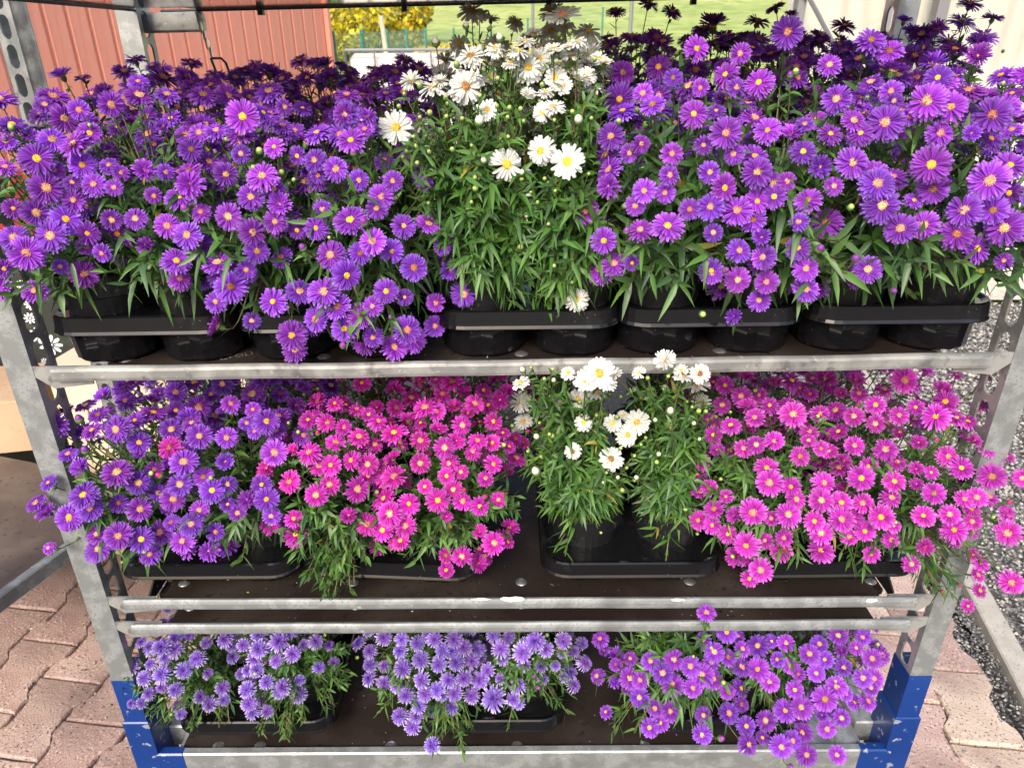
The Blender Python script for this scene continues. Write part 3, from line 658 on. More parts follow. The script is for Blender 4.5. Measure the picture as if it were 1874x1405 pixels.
# ================================================================== FLOWERS
TONES = {}
def flower_mesh(kind, seed):
    """unit radius flower head facing +Z: petals in layers, calyx behind; disc is a mesh of its own"""
    g = random.Random(seed); mb = MB(); mb.t = []
    if kind == 'daisy': layers = [(27, 1.0, .098, .08, .0), (19, .86, .092, .20, .04)]
    elif kind == 'purple': layers = [(38, 1.0, .070, .02, -.02), (34, .93, .064, .12, .02), (24, .80, .054, .24, .05)]
    elif kind == 'pink': layers = [(32, 1.0, .072, .02, -.02), (30, .92, .066, .13, .02), (18, .76, .055, .28, .05)]
    elif kind == 'double': layers = [(26, 1.0, .060, -.10, -.03), (28, .88, .058, .15, .02), (26, .70, .055, .42, .06), (20, .50, .050, .75, .10), (12, .32, .045, 1.1, .12)]
    elif kind == 'half': layers = [(30, .95, .062, .42, .0), (28, .85, .058, .62, .03), (20, .66, .05, .85, .06)]
    wild = g.choice([.7, 1, 1, 1.5, 2.2]); dr0 = g.choice([0, 0, .12, .3, -.15]); lop = g.uniform(0, .35); lopa = g.uniform(0, 6.28); ga = g.uniform(0, 6.28); gw = g.choice([0, 0, .12, .25])
    for li, (n, L, w_, up, z0) in enumerate(layers):
        tone = g.uniform(-.1, .1)
        for k in range(n):
            a = 2*PI*(k+g.uniform(-.28,.28)+li*.5)/n; l = L*(g.uniform(.93,1.03) if kind in ('purple','daisy') else g.uniform(.88,1.04)); e = up+g.gauss(0,.055)+(.0 if kind != 'daisy' else g.gauss(0,.05))
            if g.random() < .05: e += g.uniform(-.4,.5); 
            e = up+(e-up)*wild+lop*math.cos(a-lopa)*.6
            if li < 2 and abs((a-ga+PI) % (2*PI)-PI) < gw and g.random() < .8: continue
            ww = w_*g.uniform(.8,1.15); droop = dr0+g.uniform(.05,.30) if li == 0 else g.uniform(0,.18)
            ca, sa = math.cos(a), math.sin(a); ra = g.uniform(-.5,.5)*.35; tw = g.gauss(0,.35); bend = g.gauss(0,.04)
            vs = []
            st = ((.16,.45,0), (.50,.85,.4), (.86,1.02,.8), (1.0,.55,1)) if kind != 'daisy' else ((.16,.5,0), (.5,1.0,.4), (.88,1.05,.8), (1.0,.6,1))
            for t, q, tt in st:
                r = l*t; z = z0+math.sin(e)*r-droop*r*r; x = r*math.cos(min(1.3, abs(e))); y = bend*t*t*2
                h = ww*q; tz = math.tan(tw*t)*h*.6; fold = -h*.45
                for s_, zz in ((-1, -tz), (0, fold), (1, tz)):
                    X, Y = x, y+s_*h; vs.append((X*ca-Y*sa, X*sa+Y*ca, z+zz))
            fs = [(i*3+j, i*3+j+3, i*3+j+4, i*3+j+1) for i in range(3) for j in range(2)]
            mb.add(vs, fs, 0); tv = g.uniform(.62,1.25)*(1+tone) if kind != 'daisy' else g.uniform(.88,1.04); mb.t += [tv]*6
    mb.lathe([(.03,-.62),(.05,-.52),(.16,-.40),(.19,-.22),(.17,-.06),(.10,-.02)], 10, 1)
    for k in range(14):   # calyx scales standing off
        a = 2*PI*k/14+g.random()*.3; ca, sa = math.cos(a), math.sin(a); z1 = -.38+.2*(k % 3)/2
        mb.add([(.17*ca-.05*-sa, .17*sa-.05*ca, z1), (.17*ca+.05*-sa, .17*sa+.05*ca, z1), (.30*ca, .30*sa, z1+.16)], [(0,1,2)], 1)
    return mb
def disc_mesh(seed, R=.225, spiky=False):
    g = random.Random(seed); mb = MB()
    mb.lathe([(R,-.02),(R*.97,.085),(R*.7,.125),(R*.35,.12),(.001,.11)], 12)
    n = 46
    for k in range(n):
        r = R*math.sqrt((k+.5)/n); a = k*2.39996; c = Vector((r*math.cos(a), r*math.sin(a), .11-.05*(r/R)**3))
        d = Vector((math.cos(a)*r/R*.8, math.sin(a)*r/R*.8, 1)).normalized(); s = .026 if not spiky else .022; h = g.uniform(.02,.06) if not spiky else g.uniform(.06,.15)
        x = d.orthogonal().normalized()*s; y = d.cross(x).normalized()*s
        top = c+d*h+Vector((g.uniform(-.02,.02), g.uniform(-.02,.02), 0))
        mb.add([c+x, c+y, c-x, c-y, top+x*.7, top+y*.7, top-x*.7, top-y*.7], [(0,1,5,4),(1,2,6,5),(2,3,7,6),(3,0,4,7),(4,5,6,7)])
    return mb
FM = {}
def fl(kind, pm_, key, n, rr, spiky=(0,1)):
    FM[key] = []
    for i in range(n):
        mb = flower_mesh(kind, 100+hash_(key)+i); me = mb.mesh('flower', [M[pm_], M['calyx']])
        t = mb.t+[1.0]*(len(mb.f)-len(mb.t)); a = me.attributes.new('tone', 'FLOAT', 'FACE'); a.data.foreach_set('value', t); FM[key].append((me,))
def hash_(s): return sum(ord(c)*7 for c in s) % 97
for key, kind, pm_ in (('V','purple','violet'), ('K','pink','magenta'), ('O','pink','orchid'), ('L','double','lavender'), ('W','daisy','white'), ('Vh','half','violet'), ('Kh','half','magenta'), ('Oh','half','orchid'), ('Lh','half','lavender'), ('Wh','half','white')):
    fl(kind, pm_, key, 8 if len(key) == 1 else 3, 1)
DY = [disc_mesh(3).mesh('flower_center', [M['disc_y']]), disc_mesh(4, .26).mesh('flower_center', [M['disc_y']])]
DO = [disc_mesh(5, .22, True).mesh('flower_center', [M['disc_o']]), disc_mesh(6, .26, True).mesh('flower_center', [M['disc_o']])]
DB = disc_mesh(8, .24, True).mesh('flower_center', [M['disc_b']])
def bud_mesh(m1, open_=.0):
    mb = MB(); mb.lathe([(.15,-1.1),(.35,-.9),(.85,-.45),(.98,0),(.80,.45),(.62,.55)], 10, 1); mb.lathe([(.80,.30),(.86,.62),(.70,.98),(.35,1.22+open_),(.001,1.28+open_)], 10, 0)
    for k in range(9):
        a = 2*PI*k/9; ca, sa = math.cos(a), math.sin(a)
        mb.add([(.95*ca+.3*sa, .95*sa-.3*ca, -.3), (.95*ca-.3*sa, .95*sa+.3*ca, -.3), (1.12*ca, 1.12*sa, .45)], [(0,1,2)], 1)
    return mb.mesh('bud', [m1, M['calyx']], smooth=True)
BUD = {'g': bud_mesh(M['bud_g']), 'w': bud_mesh(M['bud_w'], .3), 'v': bud_mesh(M['bud_v'], .2), 'p': bud_mesh(M['bud_p'], .2)}

# ================================================================== POTTED ASTERS
potm = MB().lathe([(.046,.002),(.050,.06),(.0545,.088),(.0575,.090),(.0605,.1165),(.0612,.1175),(.0600,.1185),(.0585,.116),(.0560,.098),(.052,.094)], 32)
potmesh = potm.mesh('pot', [M['pot']], smooth=False)
sm = MB(); g_ = random.Random(3); n = 20; vs = [(0,0,.100)]
for r in (.02,.038,.0565):
    for k in range(n): vs.append((r*math.cos(2*PI*k/n), r*math.sin(2*PI*k/n), .100+g_.uniform(-.003,.004)))
fs = [(0, 1+k, 1+(k+1) % n) for k in range(n)]+[(1+j*n+k, 1+(j+1)*n+k, 1+(j+1)*n+(k+1) % n, 1+j*n+(k+1) % n) for j in range(2) for k in range(n)]
sm.add(vs, fs); 
for k in range(60):
    a = g_.uniform(0, 2*PI); r = g_.uniform(0,.05); c = Vector((r*math.cos(a), r*math.sin(a), .102)); e = g_.uniform(0, PI); l = g_.uniform(.003,.009)
    d = Vector((math.cos(e)*l, math.sin(e)*l, g_.uniform(0,.003))); s = Vector((-math.sin(e), math.cos(e), 0))*.0007
    sm.add([c-d-s, c-d+s, c+d+s, c+d-s], [(0,1,2,3)])
soilmesh = sm.mesh('soil', [M['soil']])

LT = np.array([0, .30, .66, 1.0]); LW = np.array([.34, 1.0, .72, .0])
def leaves_arrays(base, dirv, nrm, length, width, droop, bend=0):
    """vectorised lanceolate leaves: 4 stations, folded along the midrib -> 10 verts, 4 quads + 2 tris ... """
    side = np.cross(dirv, nrm); side /= np.linalg.norm(side, axis=1)[:,None]+1e-9
    V = []
    for t, w_ in zip(LT, LW):
        c = base+dirv*(length*t)[:,None]+side*(length*bend*t*t)[:,None]; c[:,2] -= droop*length*t*t
        up = nrm*(width*w_*.30)[:,None]
        if w_ > 0: V += [c-side*(width*w_)[:,None]+up, c, c+side*(width*w_)[:,None]+up]
        else: V += [c]
    V = np.stack(V, 1); n = len(base); o = (np.arange(n)*10)[:,None,None]
    Qd = np.array([(0,1,4,3),(1,2,5,4),(3,4,7,6),(4,5,8,7)])[None]+o; T = np.array([(6,7,9),(7,8,9)])[None]+o
    return V.reshape(-1,3), Qd.reshape(-1,4), T.reshape(-1,3)
def foliage(root, tips, seed, leaf_len, leaf_w, nleaf, green='leaf_d', fat=1.0):
    """tips: list of (pos, normal, reach) in root coordinates"""
    g = np.random.default_rng(seed); Vs = []; Qs = []; Ts = []; off = 0; miQ = []; miT = []
    LB = []; LD = []; LN = []; LL = []; LWd = []
    for (p, nrm, kind) in tips:
        p = np.array(p); nrm = np.array(nrm); a = g.uniform(0, 2*PI); r = g.uniform(.004,.030)
        # start under the tip's side so that stems fan out
        h = p[:2]; hl = np.linalg.norm(h)+1e-6
        b = np.array([h[0]/hl*min(hl,.04)*.7+math.cos(a)*.012, h[1]/hl*min(hl,.04)*.7+math.sin(a)*.012, .102])
        L = np.linalg.norm(p-b); c1 = b+np.array([(p-b)[0]*.12, (p-b)[1]*.12, .45*max(.06, L)]); c2 = p-nrm*L*.28
        ts = np.linspace(0, 1, 9)[:,None]; P = (1-ts)**3*b+3*(1-ts)**2*ts*c1+3*(1-ts)*ts**2*c2+ts**3*p
        tan = np.gradient(P, axis=0); tan /= np.linalg.norm(tan, axis=1)[:,None]
        sa = np.cross(tan, [.3,.2,1]); sa /= np.linalg.norm(sa, axis=1)[:,None]+1e-9; sb = np.cross(tan, sa)
        rad = np.linspace(.0019,.0008,9)[:,None]
        V = np.stack([P+sa*rad, P-sa*rad*.5+sb*rad*.87, P-sa*rad*.5-sb*rad*.87], 1).reshape(-1,3)
        q = [(i*3+k, i*3+(k+1) % 3, i*3+3+(k+1) % 3, i*3+3+k) for i in range(8) for k in range(3)]
        Vs.append(V); Qs.append(np.array(q)+off); off += 27; miQ.append(np.ones(24, int))
        n = int(nleaf*min(1.6, max(.5, L/.16))*g.uniform(.8,1.2)); t = np.sort(g.uniform(.12,.985,n)); 
        i0 = np.minimum((t*8).astype(int), 7); f_ = (t*8-i0)[:,None]; base = P[i0]*(1-f_)+P[i0+1]*f_; tg = tan[i0]; A = sa[i0]; Bv = sb[i0]
        ph = np.arange(n)*2.39996+g.uniform(0, 6.28); out = A*np.cos(ph)[:,None]+Bv*np.sin(ph)[:,None]
        d = out*.85+tg*g.uniform(.25,1.0,n)[:,None]; d[:,2] += .08; d /= np.linalg.norm(d, axis=1)[:,None]
        nn = tg-d*(tg*d).sum(1)[:,None]; nn += g.normal(0,.25,(n,3)); nn -= d*(nn*d).sum(1)[:,None]; nn /= np.linalg.norm(nn, axis=1)[:,None]+1e-9
        size = (1.05-.72*t)*g.uniform(.45,1.25,n)
        if kind == 's': size = (1.0-.45*t)*g.uniform(.7,1.25,n)
        LB.append(base); LD.append(d); LN.append(nn); LL.append(leaf_len*size); LWd.append(leaf_w*size**.8*g.uniform(.8,1.2,n))
    B_ = np.concatenate(LB); n = len(B_)
    V, Qd, T = leaves_arrays(B_, np.concatenate(LD), np.concatenate(LN), np.concatenate(LL), np.concatenate(LWd)*fat, g.uniform(-.15,.85,n), g.normal(0,.16,n))
    Vs.append(V); Qs.append(Qd+off); T = T+off
    lm = g.choice([0, 2, 3], n, p=[.63, .36, .01]); mq = np.concatenate([np.concatenate(miQ), np.repeat(lm, 4)]); mt = np.repeat(lm, 2)
    me = npmesh('foliage', np.concatenate(Vs), np.concatenate(Qs), T, [M[green], M['stem'], M['leaf_g' if green == 'leaf_d' else 'leaf_d'], M['leaf_y']], np.concatenate([mq, mt]), smooth=False)
    return link('foliage', me, root, kind='stuff')
# where flower heads were observed: (tile origin), "x,y,radius[flag]" in 2.81x enlarged tile units; s = seen from the side, b = bud
SC = 1798/640
T_A, T_B, T_C, T_D, T_E, T_F, T_G, T_H, T_I = (0,0), (600,0), (1234,0), (0,450), (600,450), (1234,450), (0,905), (600,905), (1234,905)
OBS = [
('TL', T_A, '''695,305,60s 320,390,75s 425,400,45s 640,370,70s 710,420,60s 840,400,80s 985,325,60s 1385,380,75s 1540,310,60s 1610,335,50s 1580,400,60s 1700,400,55s 1210,400,60s 1090,400,55s
330,610,78 405,565,60 570,535,72 715,495,85s 1045,490,78s 1175,490,68 1385,470,80s 1247,597,93 1775,585,75 1462,550,50 60,640,80s 380,740,95s 460,685,65 190,815,95 285,875,55 422,848,75 235,965,92 372,938,50 482,948,70 622,888,45 585,962,48
740,875,75 852,885,50 790,1005,48 1025,682,65 982,768,70 1240,790,55 1410,755,62 975,880,75s 975,945,95 1160,895,68 1348,905,90 1620,825,70 1530,800,55 1730,865,60 1635,900,45 1410,970,60 1290,1013,75 1175,1112,78 1440,1050,80 1415,1138,70 1298,1192,78 1320,1290,72 1625,1172,70 1658,1075,55 1530,1180,60 1700,1310,85
185,1090,78 68,1070,58 340,1125,85 380,1030,70 262,1210,95 450,1200,70 135,1300,98 22,1380,55 575,1128,60 697,1125,65 860,1160,72 962,1208,82 1035,1090,60s 310,1368,40 905,1340,80s 750,1260,60s 525,1300,55 445,1265,55 1265,1385,55 840,655,50s 25,860,60s 30,730,60s 150,700,55s 230,540,60s 560,850,55s 955,1075,28b 1560,1275,26b'''),
('TL', T_B, '''240,400,65s 470,360,70s 100,490,75s 88,588,78 205,600,60s 120,720,85s 190,665,55s 40,870,70 158,925,60 335,930,60 275,1010,75 250,1070,65 500,940,50s 390,1160,72 230,1240,80 25,1310,75 165,1300,65 330,1290,70 440,1370,75 590,1265,52 188,1143,30b 300,480,55s 30,380,55s 550,370,55s'''),
('TL', T_D, '''430,143,80 20,115,60 895,80,75s 925,170,65s 1185,210,92 1110,285,65 1265,140,65 1405,285,80 1625,375,75 1295,385,52 1500,457,85 1770,425,75'''),
('TL', T_E, '''95,148,88 440,110,78 298,232,72 230,308,60 395,262,50 625,118,72 700,245,78 555,290,55 85,425,72 232,468,62 405,430,82 550,410,62 322,365,14b 163,352,14b 80,510,26b'''),
('TW', T_B, '''1210,80,95s 740,55,75s 965,115,48s 1150,60,70s 1340,160,70s 1030,350,75 430,420,70s 545,445,80s 708,445,85 745,385,45s 840,400,80s 1170,400,60 1010,215,60s 940,325,48s 885,340,35s 980,260,60s 1340,280,90s 1260,330,60s 1370,445,60s 1300,410,60s 1030,490,50s 1120,470,45s
820,565,62s 1105,578,55 350,655,88 1095,775,75 1232,830,90 920,843,85 1420,320,50s 1160,250,50s 860,250,55s 1240,240,50s 870,330,45s 1090,300,60 1340,330,60s 1395,300,50s 1250,290,55s 1290,210,50s 900,290,50s 1000,290,50s 580,420,55s 760,430,50s 1190,330,45s 1060,180,50s 1330,390,55 1210,440,50
778,628,34b 405,735,28b 1290,620,32b 1270,285,30b 775,268,33b 710,135,22b 555,222,28b 885,200,25b 803,828,22b 995,890,20b
643,770,18g 525,583,20g 690,612,16g 462,840,16g 755,915,16g 1170,982,12g 1078,1043,15g 1135,1153,14g 518,1045,13g 740,1040,13g 1258,577,17g 445,705,14g 523,782,16g 935,557,17g 990,562,17g 1190,182,17g 780,495,17g 605,505,18g 475,605,14g 1115,920,14g 1125,255,18g 367,550,16g 345,850,12g 870,548,16g 610,600,15g 925,605,15g 1005,625,14g 1165,620,14g 925,705,14g 395,485,14g 615,535,14g 1165,268,18g 1245,165,16g 830,150,16g 1170,900,14g 1355,610,14g 738,750,12g 1165,1365,13g 1340,895,12g 1045,990,11g 505,700,12g'''),
('TW', T_E, '''1280,272,64 1165,103,15g 1255,188,13g 1125,237,12g 1180,295,11g'''),
('TR', T_B, '''1480,60,60s 1650,20,60s 1770,60,60s 1560,190,70s 1470,240,55s 1515,375,72 1700,345,75 1500,510,92 1670,540,75s 1620,480,60 1775,400,55 1455,700,78 1285,690,90 1550,785,55 1610,740,55 1770,790,65 1445,955,80 1627,980,70 1735,990,60 1755,900,60 1580,1055,60 1325,1083,78 1748,1163,95 1418,1235,75 1565,1350,45 1535,1190,22b'''),
('TR', T_C, '''580,165,90 430,110,70s 200,130,90s 520,40,55s 600,80,50s 870,130,75s 1010,210,85 1105,265,80 1180,110,55s 1350,150,65s 1480,110,80s 1640,90,60s 1520,20,70s 1590,190,80s 1440,255,80s 1560,290,80 1560,230,80s 1680,390,75s 1355,400,75 1385,430,80s 1300,520,105 1420,550,90 1635,590,100 795,335,68 115,250,75 340,275,60 265,385,78 435,425,82 135,450,48 320,450,60 100,585,80 215,570,55s 265,683,92
835,510,82 955,500,65s 1010,425,70s 1115,470,65 1130,520,50 480,670,78 600,690,70s 670,640,55s 800,690,70s 955,685,75 920,620,70s 1085,630,105 1205,600,50 1365,685,75 1525,685,60 1735,670,60s 660,780,75 150,745,55 305,790,60 425,885,88 750,858,75 915,835,90 180,885,65 258,963,82 425,1035,75 515,1010,70 820,955,55 1043,945,100 1320,845,108 1620,925,110 1330,970,85 1725,990,70
690,1030,80s 1065,1055,105 80,1075,62 185,1065,80 580,930,55 1490,1080,95 1640,1080,80 1165,1175,90 1285,1155,80 1450,1205,90 1700,1170,105 405,1130,75 200,1195,55 635,1275,70 332,1288,72 458,1320,70 450,1220,60 675,1380,75 995,1385,80 1695,1340,50s 190,1390,70 1230,1030,55s 640,1140,55 745,1280,30b 930,1330,28b 1690,432,16g 555,320,26b 595,390,20b'''),
('TR', T_F, '''195,138,68 325,172,75 475,185,68 435,280,65 460,60,70 307,362,55'''),
('MP', T_D, '''1145,710,65 905,750,65 1300,760,75 1185,810,55 1300,838,45 1020,830,78 905,845,55 1370,900,75 1268,910,45 1310,952,45 1520,820,62 1465,865,45 600,940,78 695,895,50 880,940,65 1025,975,72 1165,985,62 715,1010,65 720,1070,45s 1560,970,58 1410,1060,75 285,925,75 1160,1105,60 945,1110,80 350,1070,55s 415,1140,65s 600,1165,85 712,1215,70 925,1225,70 1045,1185,60 1090,1255,72 1170,1225,55 890,1300,70 810,1265,50
1275,1305,65 1370,1300,70 1345,1225,60 430,1280,85s 465,1345,75 245,1370,70s 185,1320,60s 250,1215,50s 720,1350,70 610,1320,55s 1025,1355,55 1395,1385,55 1220,1370,50 1170,1325,45 355,1390,75 535,770,65s 440,820,60s 340,850,60s 790,800,60s 640,720,60s 700,700,60s 1350,690,70s 1620,690,70s 1700,800,60 1510,670,45s 820,760,55s 1000,700,55s 1200,680,55s 1560,730,55s 1440,760,50 410,893,28b 440,1050,28b'''),
('MP', T_G, '''357,125,72 610,210,78 725,225,75 985,150,70 1108,190,52 250,272,38s 880,140,48s'''),
('MK', T_D, '''872,1035,72 1490,1210,68 1695,1225,60 1625,1278,68 1510,1400,55s 1680,905,55 1765,930,50 1590,1060,70s 1700,1125,65s 1725,1010,60s 1640,1130,60s 1510,1050,45s 825,1178,22b'''),
('MK', T_E, '''590,760,55 755,810,60 885,790,65 850,900,55 700,750,50s 500,830,70s 210,865,45 80,930,48 260,900,55s 340,960,80s 475,1000,60 600,1035,65 570,945,60s 690,920,60 745,1055,50 845,1010,50 660,1000,60 770,1000,60s 205,1120,65 120,1100,60 335,1090,60s 340,1185,75 475,1115,60 625,1115,55 150,1250,75 15,1225,50 565,1305,72 645,1250,58 610,1180,50 685,1160,45 780,1335,58 690,1310,60 320,1375,75
810,1195,50s 850,1120,55 500,1235,45 415,890,60s 160,980,60s 240,1020,50s 640,700,70s 480,700,60s 350,830,60s 250,830,55s 560,850,55 920,750,55s 350,740,60s 430,780,60s 150,840,50s 560,690,55s 800,740,50s 930,1030,45s 900,960,45s 720,860,50s'''),
('MK', T_H, '''318,97,75 280,180,65 400,160,65 852,248,70 780,190,50s 925,240,45s 690,315,60 610,110,40s'''),
('MW', T_E, '''1735,590,68 1395,655,85 1325,690,65 1235,650,35s 990,700,50s 990,800,68 1160,800,50 1283,785,52 1380,750,60s 1430,700,60s 1005,900,50s 975,960,40s 1600,650,35s 1463,910,48 1590,905,68 1540,970,60 1315,905,48 1260,1055,45 1455,1095,65 880,1070,50s 1520,870,35s 1480,660,45s
1005,640,20b 1735,735,25b 1580,740,25b 1760,852,28b 1075,980,22b 1072,1163,30b 925,885,15b 1490,1190,15b 1588,1190,18b 1415,1215,13b 1700,1070,18b 1683,895,17b 1160,690,18b 1140,968,14g 1030,1055,13g 1575,1078,13g 1535,1140,12g 1430,1165,12g 1380,870,12g 1112,683,13g 1045,625,13g 1155,635,13g 1645,680,15g 1750,670,14g 1090,910,11g 1610,1020,12g 1635,985,12g 985,1085,12g 1780,780,12g'''),
('MW', T_F, '''130,655,55 115,710,70s 45,670,50s 35,640,35s 160,850,16g 100,912,16b 128,992,14b 65,800,11g 90,828,12g'''),
('MR', T_F, '''775,680,75s 1182,688,80 600,690,65s 370,670,50s 260,715,55 345,770,60 435,765,48 245,815,55 490,818,52 610,865,80 415,880,58 750,860,52 830,845,62 925,875,60 1035,815,58 1035,912,55 1155,870,55 1240,828,48 1345,875,78 1375,740,72s 1395,800,70 1580,815,55s 1610,665,40s 930,690,60s 950,760,50s 515,1000,58 420,1020,55 355,1040,55 645,1080,60 755,1040,45 925,1025,58 1085,1045,68 1255,1010,52 1405,1078,62 870,1105,55s 1000,1130,55
475,1140,70s 490,1215,78 600,1235,60 770,1215,65 690,1000,45 1145,1110,55 1245,1145,50 1320,1162,42 1475,1140,70 1632,1182,78 1790,1190,55 1245,1225,45 960,1190,75 1130,1210,65s 1335,1270,65 1115,1290,60s 625,1300,60 755,1305,72 405,1365,80 585,1380,72 180,1240,52 265,1285,42 45,1340,55 970,1320,60s 860,1400,75 1065,1390,72 1490,1300,55 1555,1290,60 1415,1380,60 1280,1385,65s 1610,1045,50s 1700,1080,55s 1540,1000,50s 1510,900,50s
140,1110,50 200,970,55 290,920,60s 220,1050,50s 1530,1350,50 1715,1380,50s 1290,650,55s 1450,660,40s 700,760,45s 520,700,50s 1390,940,20b 945,815,18b 1720,1315,18b'''),
('MR', T_I, '''125,130,60 195,155,55 275,200,55 370,258,78 445,385,70 385,430,50 565,220,52 755,285,72 755,195,68 855,125,75 720,135,60 900,215,50 980,185,60 1065,120,68 1130,160,40s 1285,112,60 1415,100,58 1290,265,58s 1535,305,40 1435,235,50s 1575,350,50s 1560,410,45s 1570,490,45s 1510,570,40s 1715,195,75 1710,80,40s 1735,450,68 1535,135,50 500,120,45 585,100,70 1378,497,12b 1465,465,12b'''),
('BL', T_G, '''725,755,35s 830,780,60s 900,790,50s 975,720,35 1060,760,35 1155,740,50 1190,780,28 1330,790,55 1435,750,60 1505,815,50 1625,750,45 1560,765,35 945,900,50 1010,840,50 830,920,55 1070,915,30s 740,940,45s 900,1000,45 830,985,40 765,1020,40s 1030,1035,38 1145,990,45 1270,1000,50 1280,1070,50 1370,960,45 1452,985,52 1540,950,28 1640,885,40s 1320,900,45 1420,850,45 930,1125,28 675,1070,22s 1490,700,50 1330,720,50 1250,770,40 850,830,45 1310,840,45 900,730,40'''),
('BC', T_H, '''155,760,45s 215,800,45s 215,870,45s 210,940,45s 290,730,50 380,740,45 550,740,50 460,760,45 370,800,45 475,845,55 385,890,55 650,740,55 590,800,50 640,800,50 570,870,50 660,860,50 740,850,50 770,790,50 620,950,50 700,940,50 780,950,55 400,1030,50 480,950,50 560,1000,50 500,1020,50 650,1020,50 740,1030,50 850,1045,75 470,1085,45 365,1135,50s 435,1190,50s 535,1285,50 820,900,45
890,790,55 1000,810,60 1065,750,65 1120,790,50 1095,880,40s 1210,750,50 1210,815,35 1265,800,40 1310,760,40 1325,860,50s 1170,875,28s 1215,935,28s 1268,975,42s 1108,945,20 350,980,40s 700,780,50 520,720,45 930,730,40 850,720,45 860,810,18b'''),
('BR', T_H, '''1555,840,40 1480,870,40s 1660,855,55 1722,915,60 1605,950,52 1385,930,45s 1475,960,40s 1430,1115,40s 1655,1195,55 1710,1170,50 1400,740,50s 1420,800,40s 1530,1000,20s'''),
('BR', T_I, '''165,605,55s 268,705,60 150,745,45 205,805,58 85,880,60 190,860,50s 95,990,55 275,1010,45 280,1120,58 150,1130,48 143,1230,56 345,1075,45s 430,775,65 430,895,68 350,790,45s 530,845,45 575,760,52 600,875,50 695,815,58 775,845,50 745,765,50 843,722,55 970,730,45 935,785,40 1018,840,55 870,885,50 730,915,50 860,800,45s 970,940,55 835,985,60 775,1048,70 655,1090,65 570,1108,65 490,960,55s 620,1000,50s
470,1160,60 370,1185,55 860,1145,48 760,1130,40 550,1292,65 380,1280,60 455,1245,40 610,1260,55 660,1220,55 785,1200,55s 680,1335,60 838,1335,50 1010,990,45s 880,1020,45s 500,750,40 640,920,40 237,1250,22b 595,1395,20b'''),
]
# leafy shoots seen without flowers: image points
SHOOTS = {
 'MK': [(560,985),(590,1010),(620,1060),(600,1085),(640,1070),(570,1050),(540,1010),(530,975),(545,955),(660,1010),(610,1030),(585,1075),(635,1040),(625,990),(700,1000),(730,1010),(690,960),(780,1000),(820,980),(650,960),(600,960),(900,930),(930,900),(940,930),(560,940),(840,1000),(590,935)],
 'TL': [(60,520),(110,540),(130,480),(40,480),(180,500),(240,480),(230,520),(220,430),(270,450),(400,440),(380,420),(350,460),(420,470),(560,470),(600,380),(590,560),(640,590),(520,480),(650,350),(150,450),(330,350),(60,450),(560,400),(15,545)],
 'TR': [(1170,450),(1190,500),(1260,460),(1240,520),(1530,470),(1560,440),(1620,480),(1600,440),(1480,520),(1500,440),(1680,480),(1720,500),(1770,480),(1800,500),(1650,510),(1740,450),(1850,520),(1700,440),(1300,470),(1480,400),(1140,530),(1550,500)],
 'TW': [(830,430),(860,470),(900,440),(940,470),(980,440),(900,380),(850,390),(800,420),(1000,400),(1040,440),(1080,460),(950,400),(880,500),(960,500),(1010,470),(1060,490),(770,340),(740,300),(800,300),(850,320),(1010,330),(1060,350),(1090,400),(1020,520),(990,500),(1100,470),(950,520),(965,500),(955,460),(970,440),(950,400),(975,380),(960,350),(965,535),(940,540),(975,545),(960,420),(955,480),(968,370),(960,310),(780,400),(900,330),(960,340),(870,280),(930,250),(840,480),(920,500),(760,260),(1040,380),(1000,560),(1035,545),(790,230),(850,220),(1070,190),(1090,160)],
 'MP': [(240,1020),(270,1040),(200,980),(390,1010),(460,980),(170,950),(320,990),(290,900),(430,960),(350,950),(140,880),(180,1000)],
 'MW': [(1020,920),(1060,900),(1110,920),(1080,900),(1120,900),(1160,900),(1190,930),(1220,920),(1250,930),(1140,880),(1000,880),(1040,850),(1200,900),(1230,870),(1270,880),(980,830),(1100,850),(1180,820),(1220,780),(1250,810),(960,850),(1010,790),(1100,780),(1200,720),(1160,740),(990,930),(1240,900),(1280,830),(1000,850),(1050,900),(1260,760)],
 'MR': [(1430,1010),(1470,1030),(1380,1000),(1560,1030),(1600,1010),(1640,1000),(1580,1040),(1690,960),(1720,1010),(1700,1050),(1740,1060),(1310,980),(1330,960),(1400,960),(1540,1010),(1300,900),(1360,870),(1450,870),(1800,960),(1810,1010),(1730,1090),(1660,1010),(1550,980),(1320,830),(1500,770),(1600,850)],
 'BL': [(260,1290),(300,1320),(350,1330),(380,1300),(420,1320),(470,1340),(520,1350),(560,1320),(600,1290),(630,1250),(610,1220),(330,1290),(240,1260),(500,1310),(440,1290),(540,1280),(590,1240),(400,1250),(350,1220),(520,1220),(620,1190),(640,1230),(570,1200),(480,1180),(300,1230),(510,1340),(580,1170),(640,1180),(270,1310),(225,1245)],
 'BC': [(700,1290),(690,1260),(720,1250),(770,1320),(800,1300),(830,1340),(850,1370),(860,1330),(790,1360),(880,1300),(740,1280),(940,1250),(970,1270),(1000,1260),(1030,1240),(960,1220),(1000,1210),(930,1210),(1040,1210),(980,1240),(1010,1280),(910,1240),(690,1220),(900,1200),(840,1290),(765,1300),(1050,1190)],
 'BR': [(1110,1240),(1140,1260),(1130,1300),(1170,1290),(1120,1330),(1200,1320),(1230,1260),(1250,1300),(1160,1340),(1280,1240),(1210,1200),(1250,1170),(1180,1170),(1330,1250),(1300,1300),(1380,1240),(1350,1200),(1200,1280),(1140,1180),(1180,1230),(1440,1200),(1270,1340)],
}
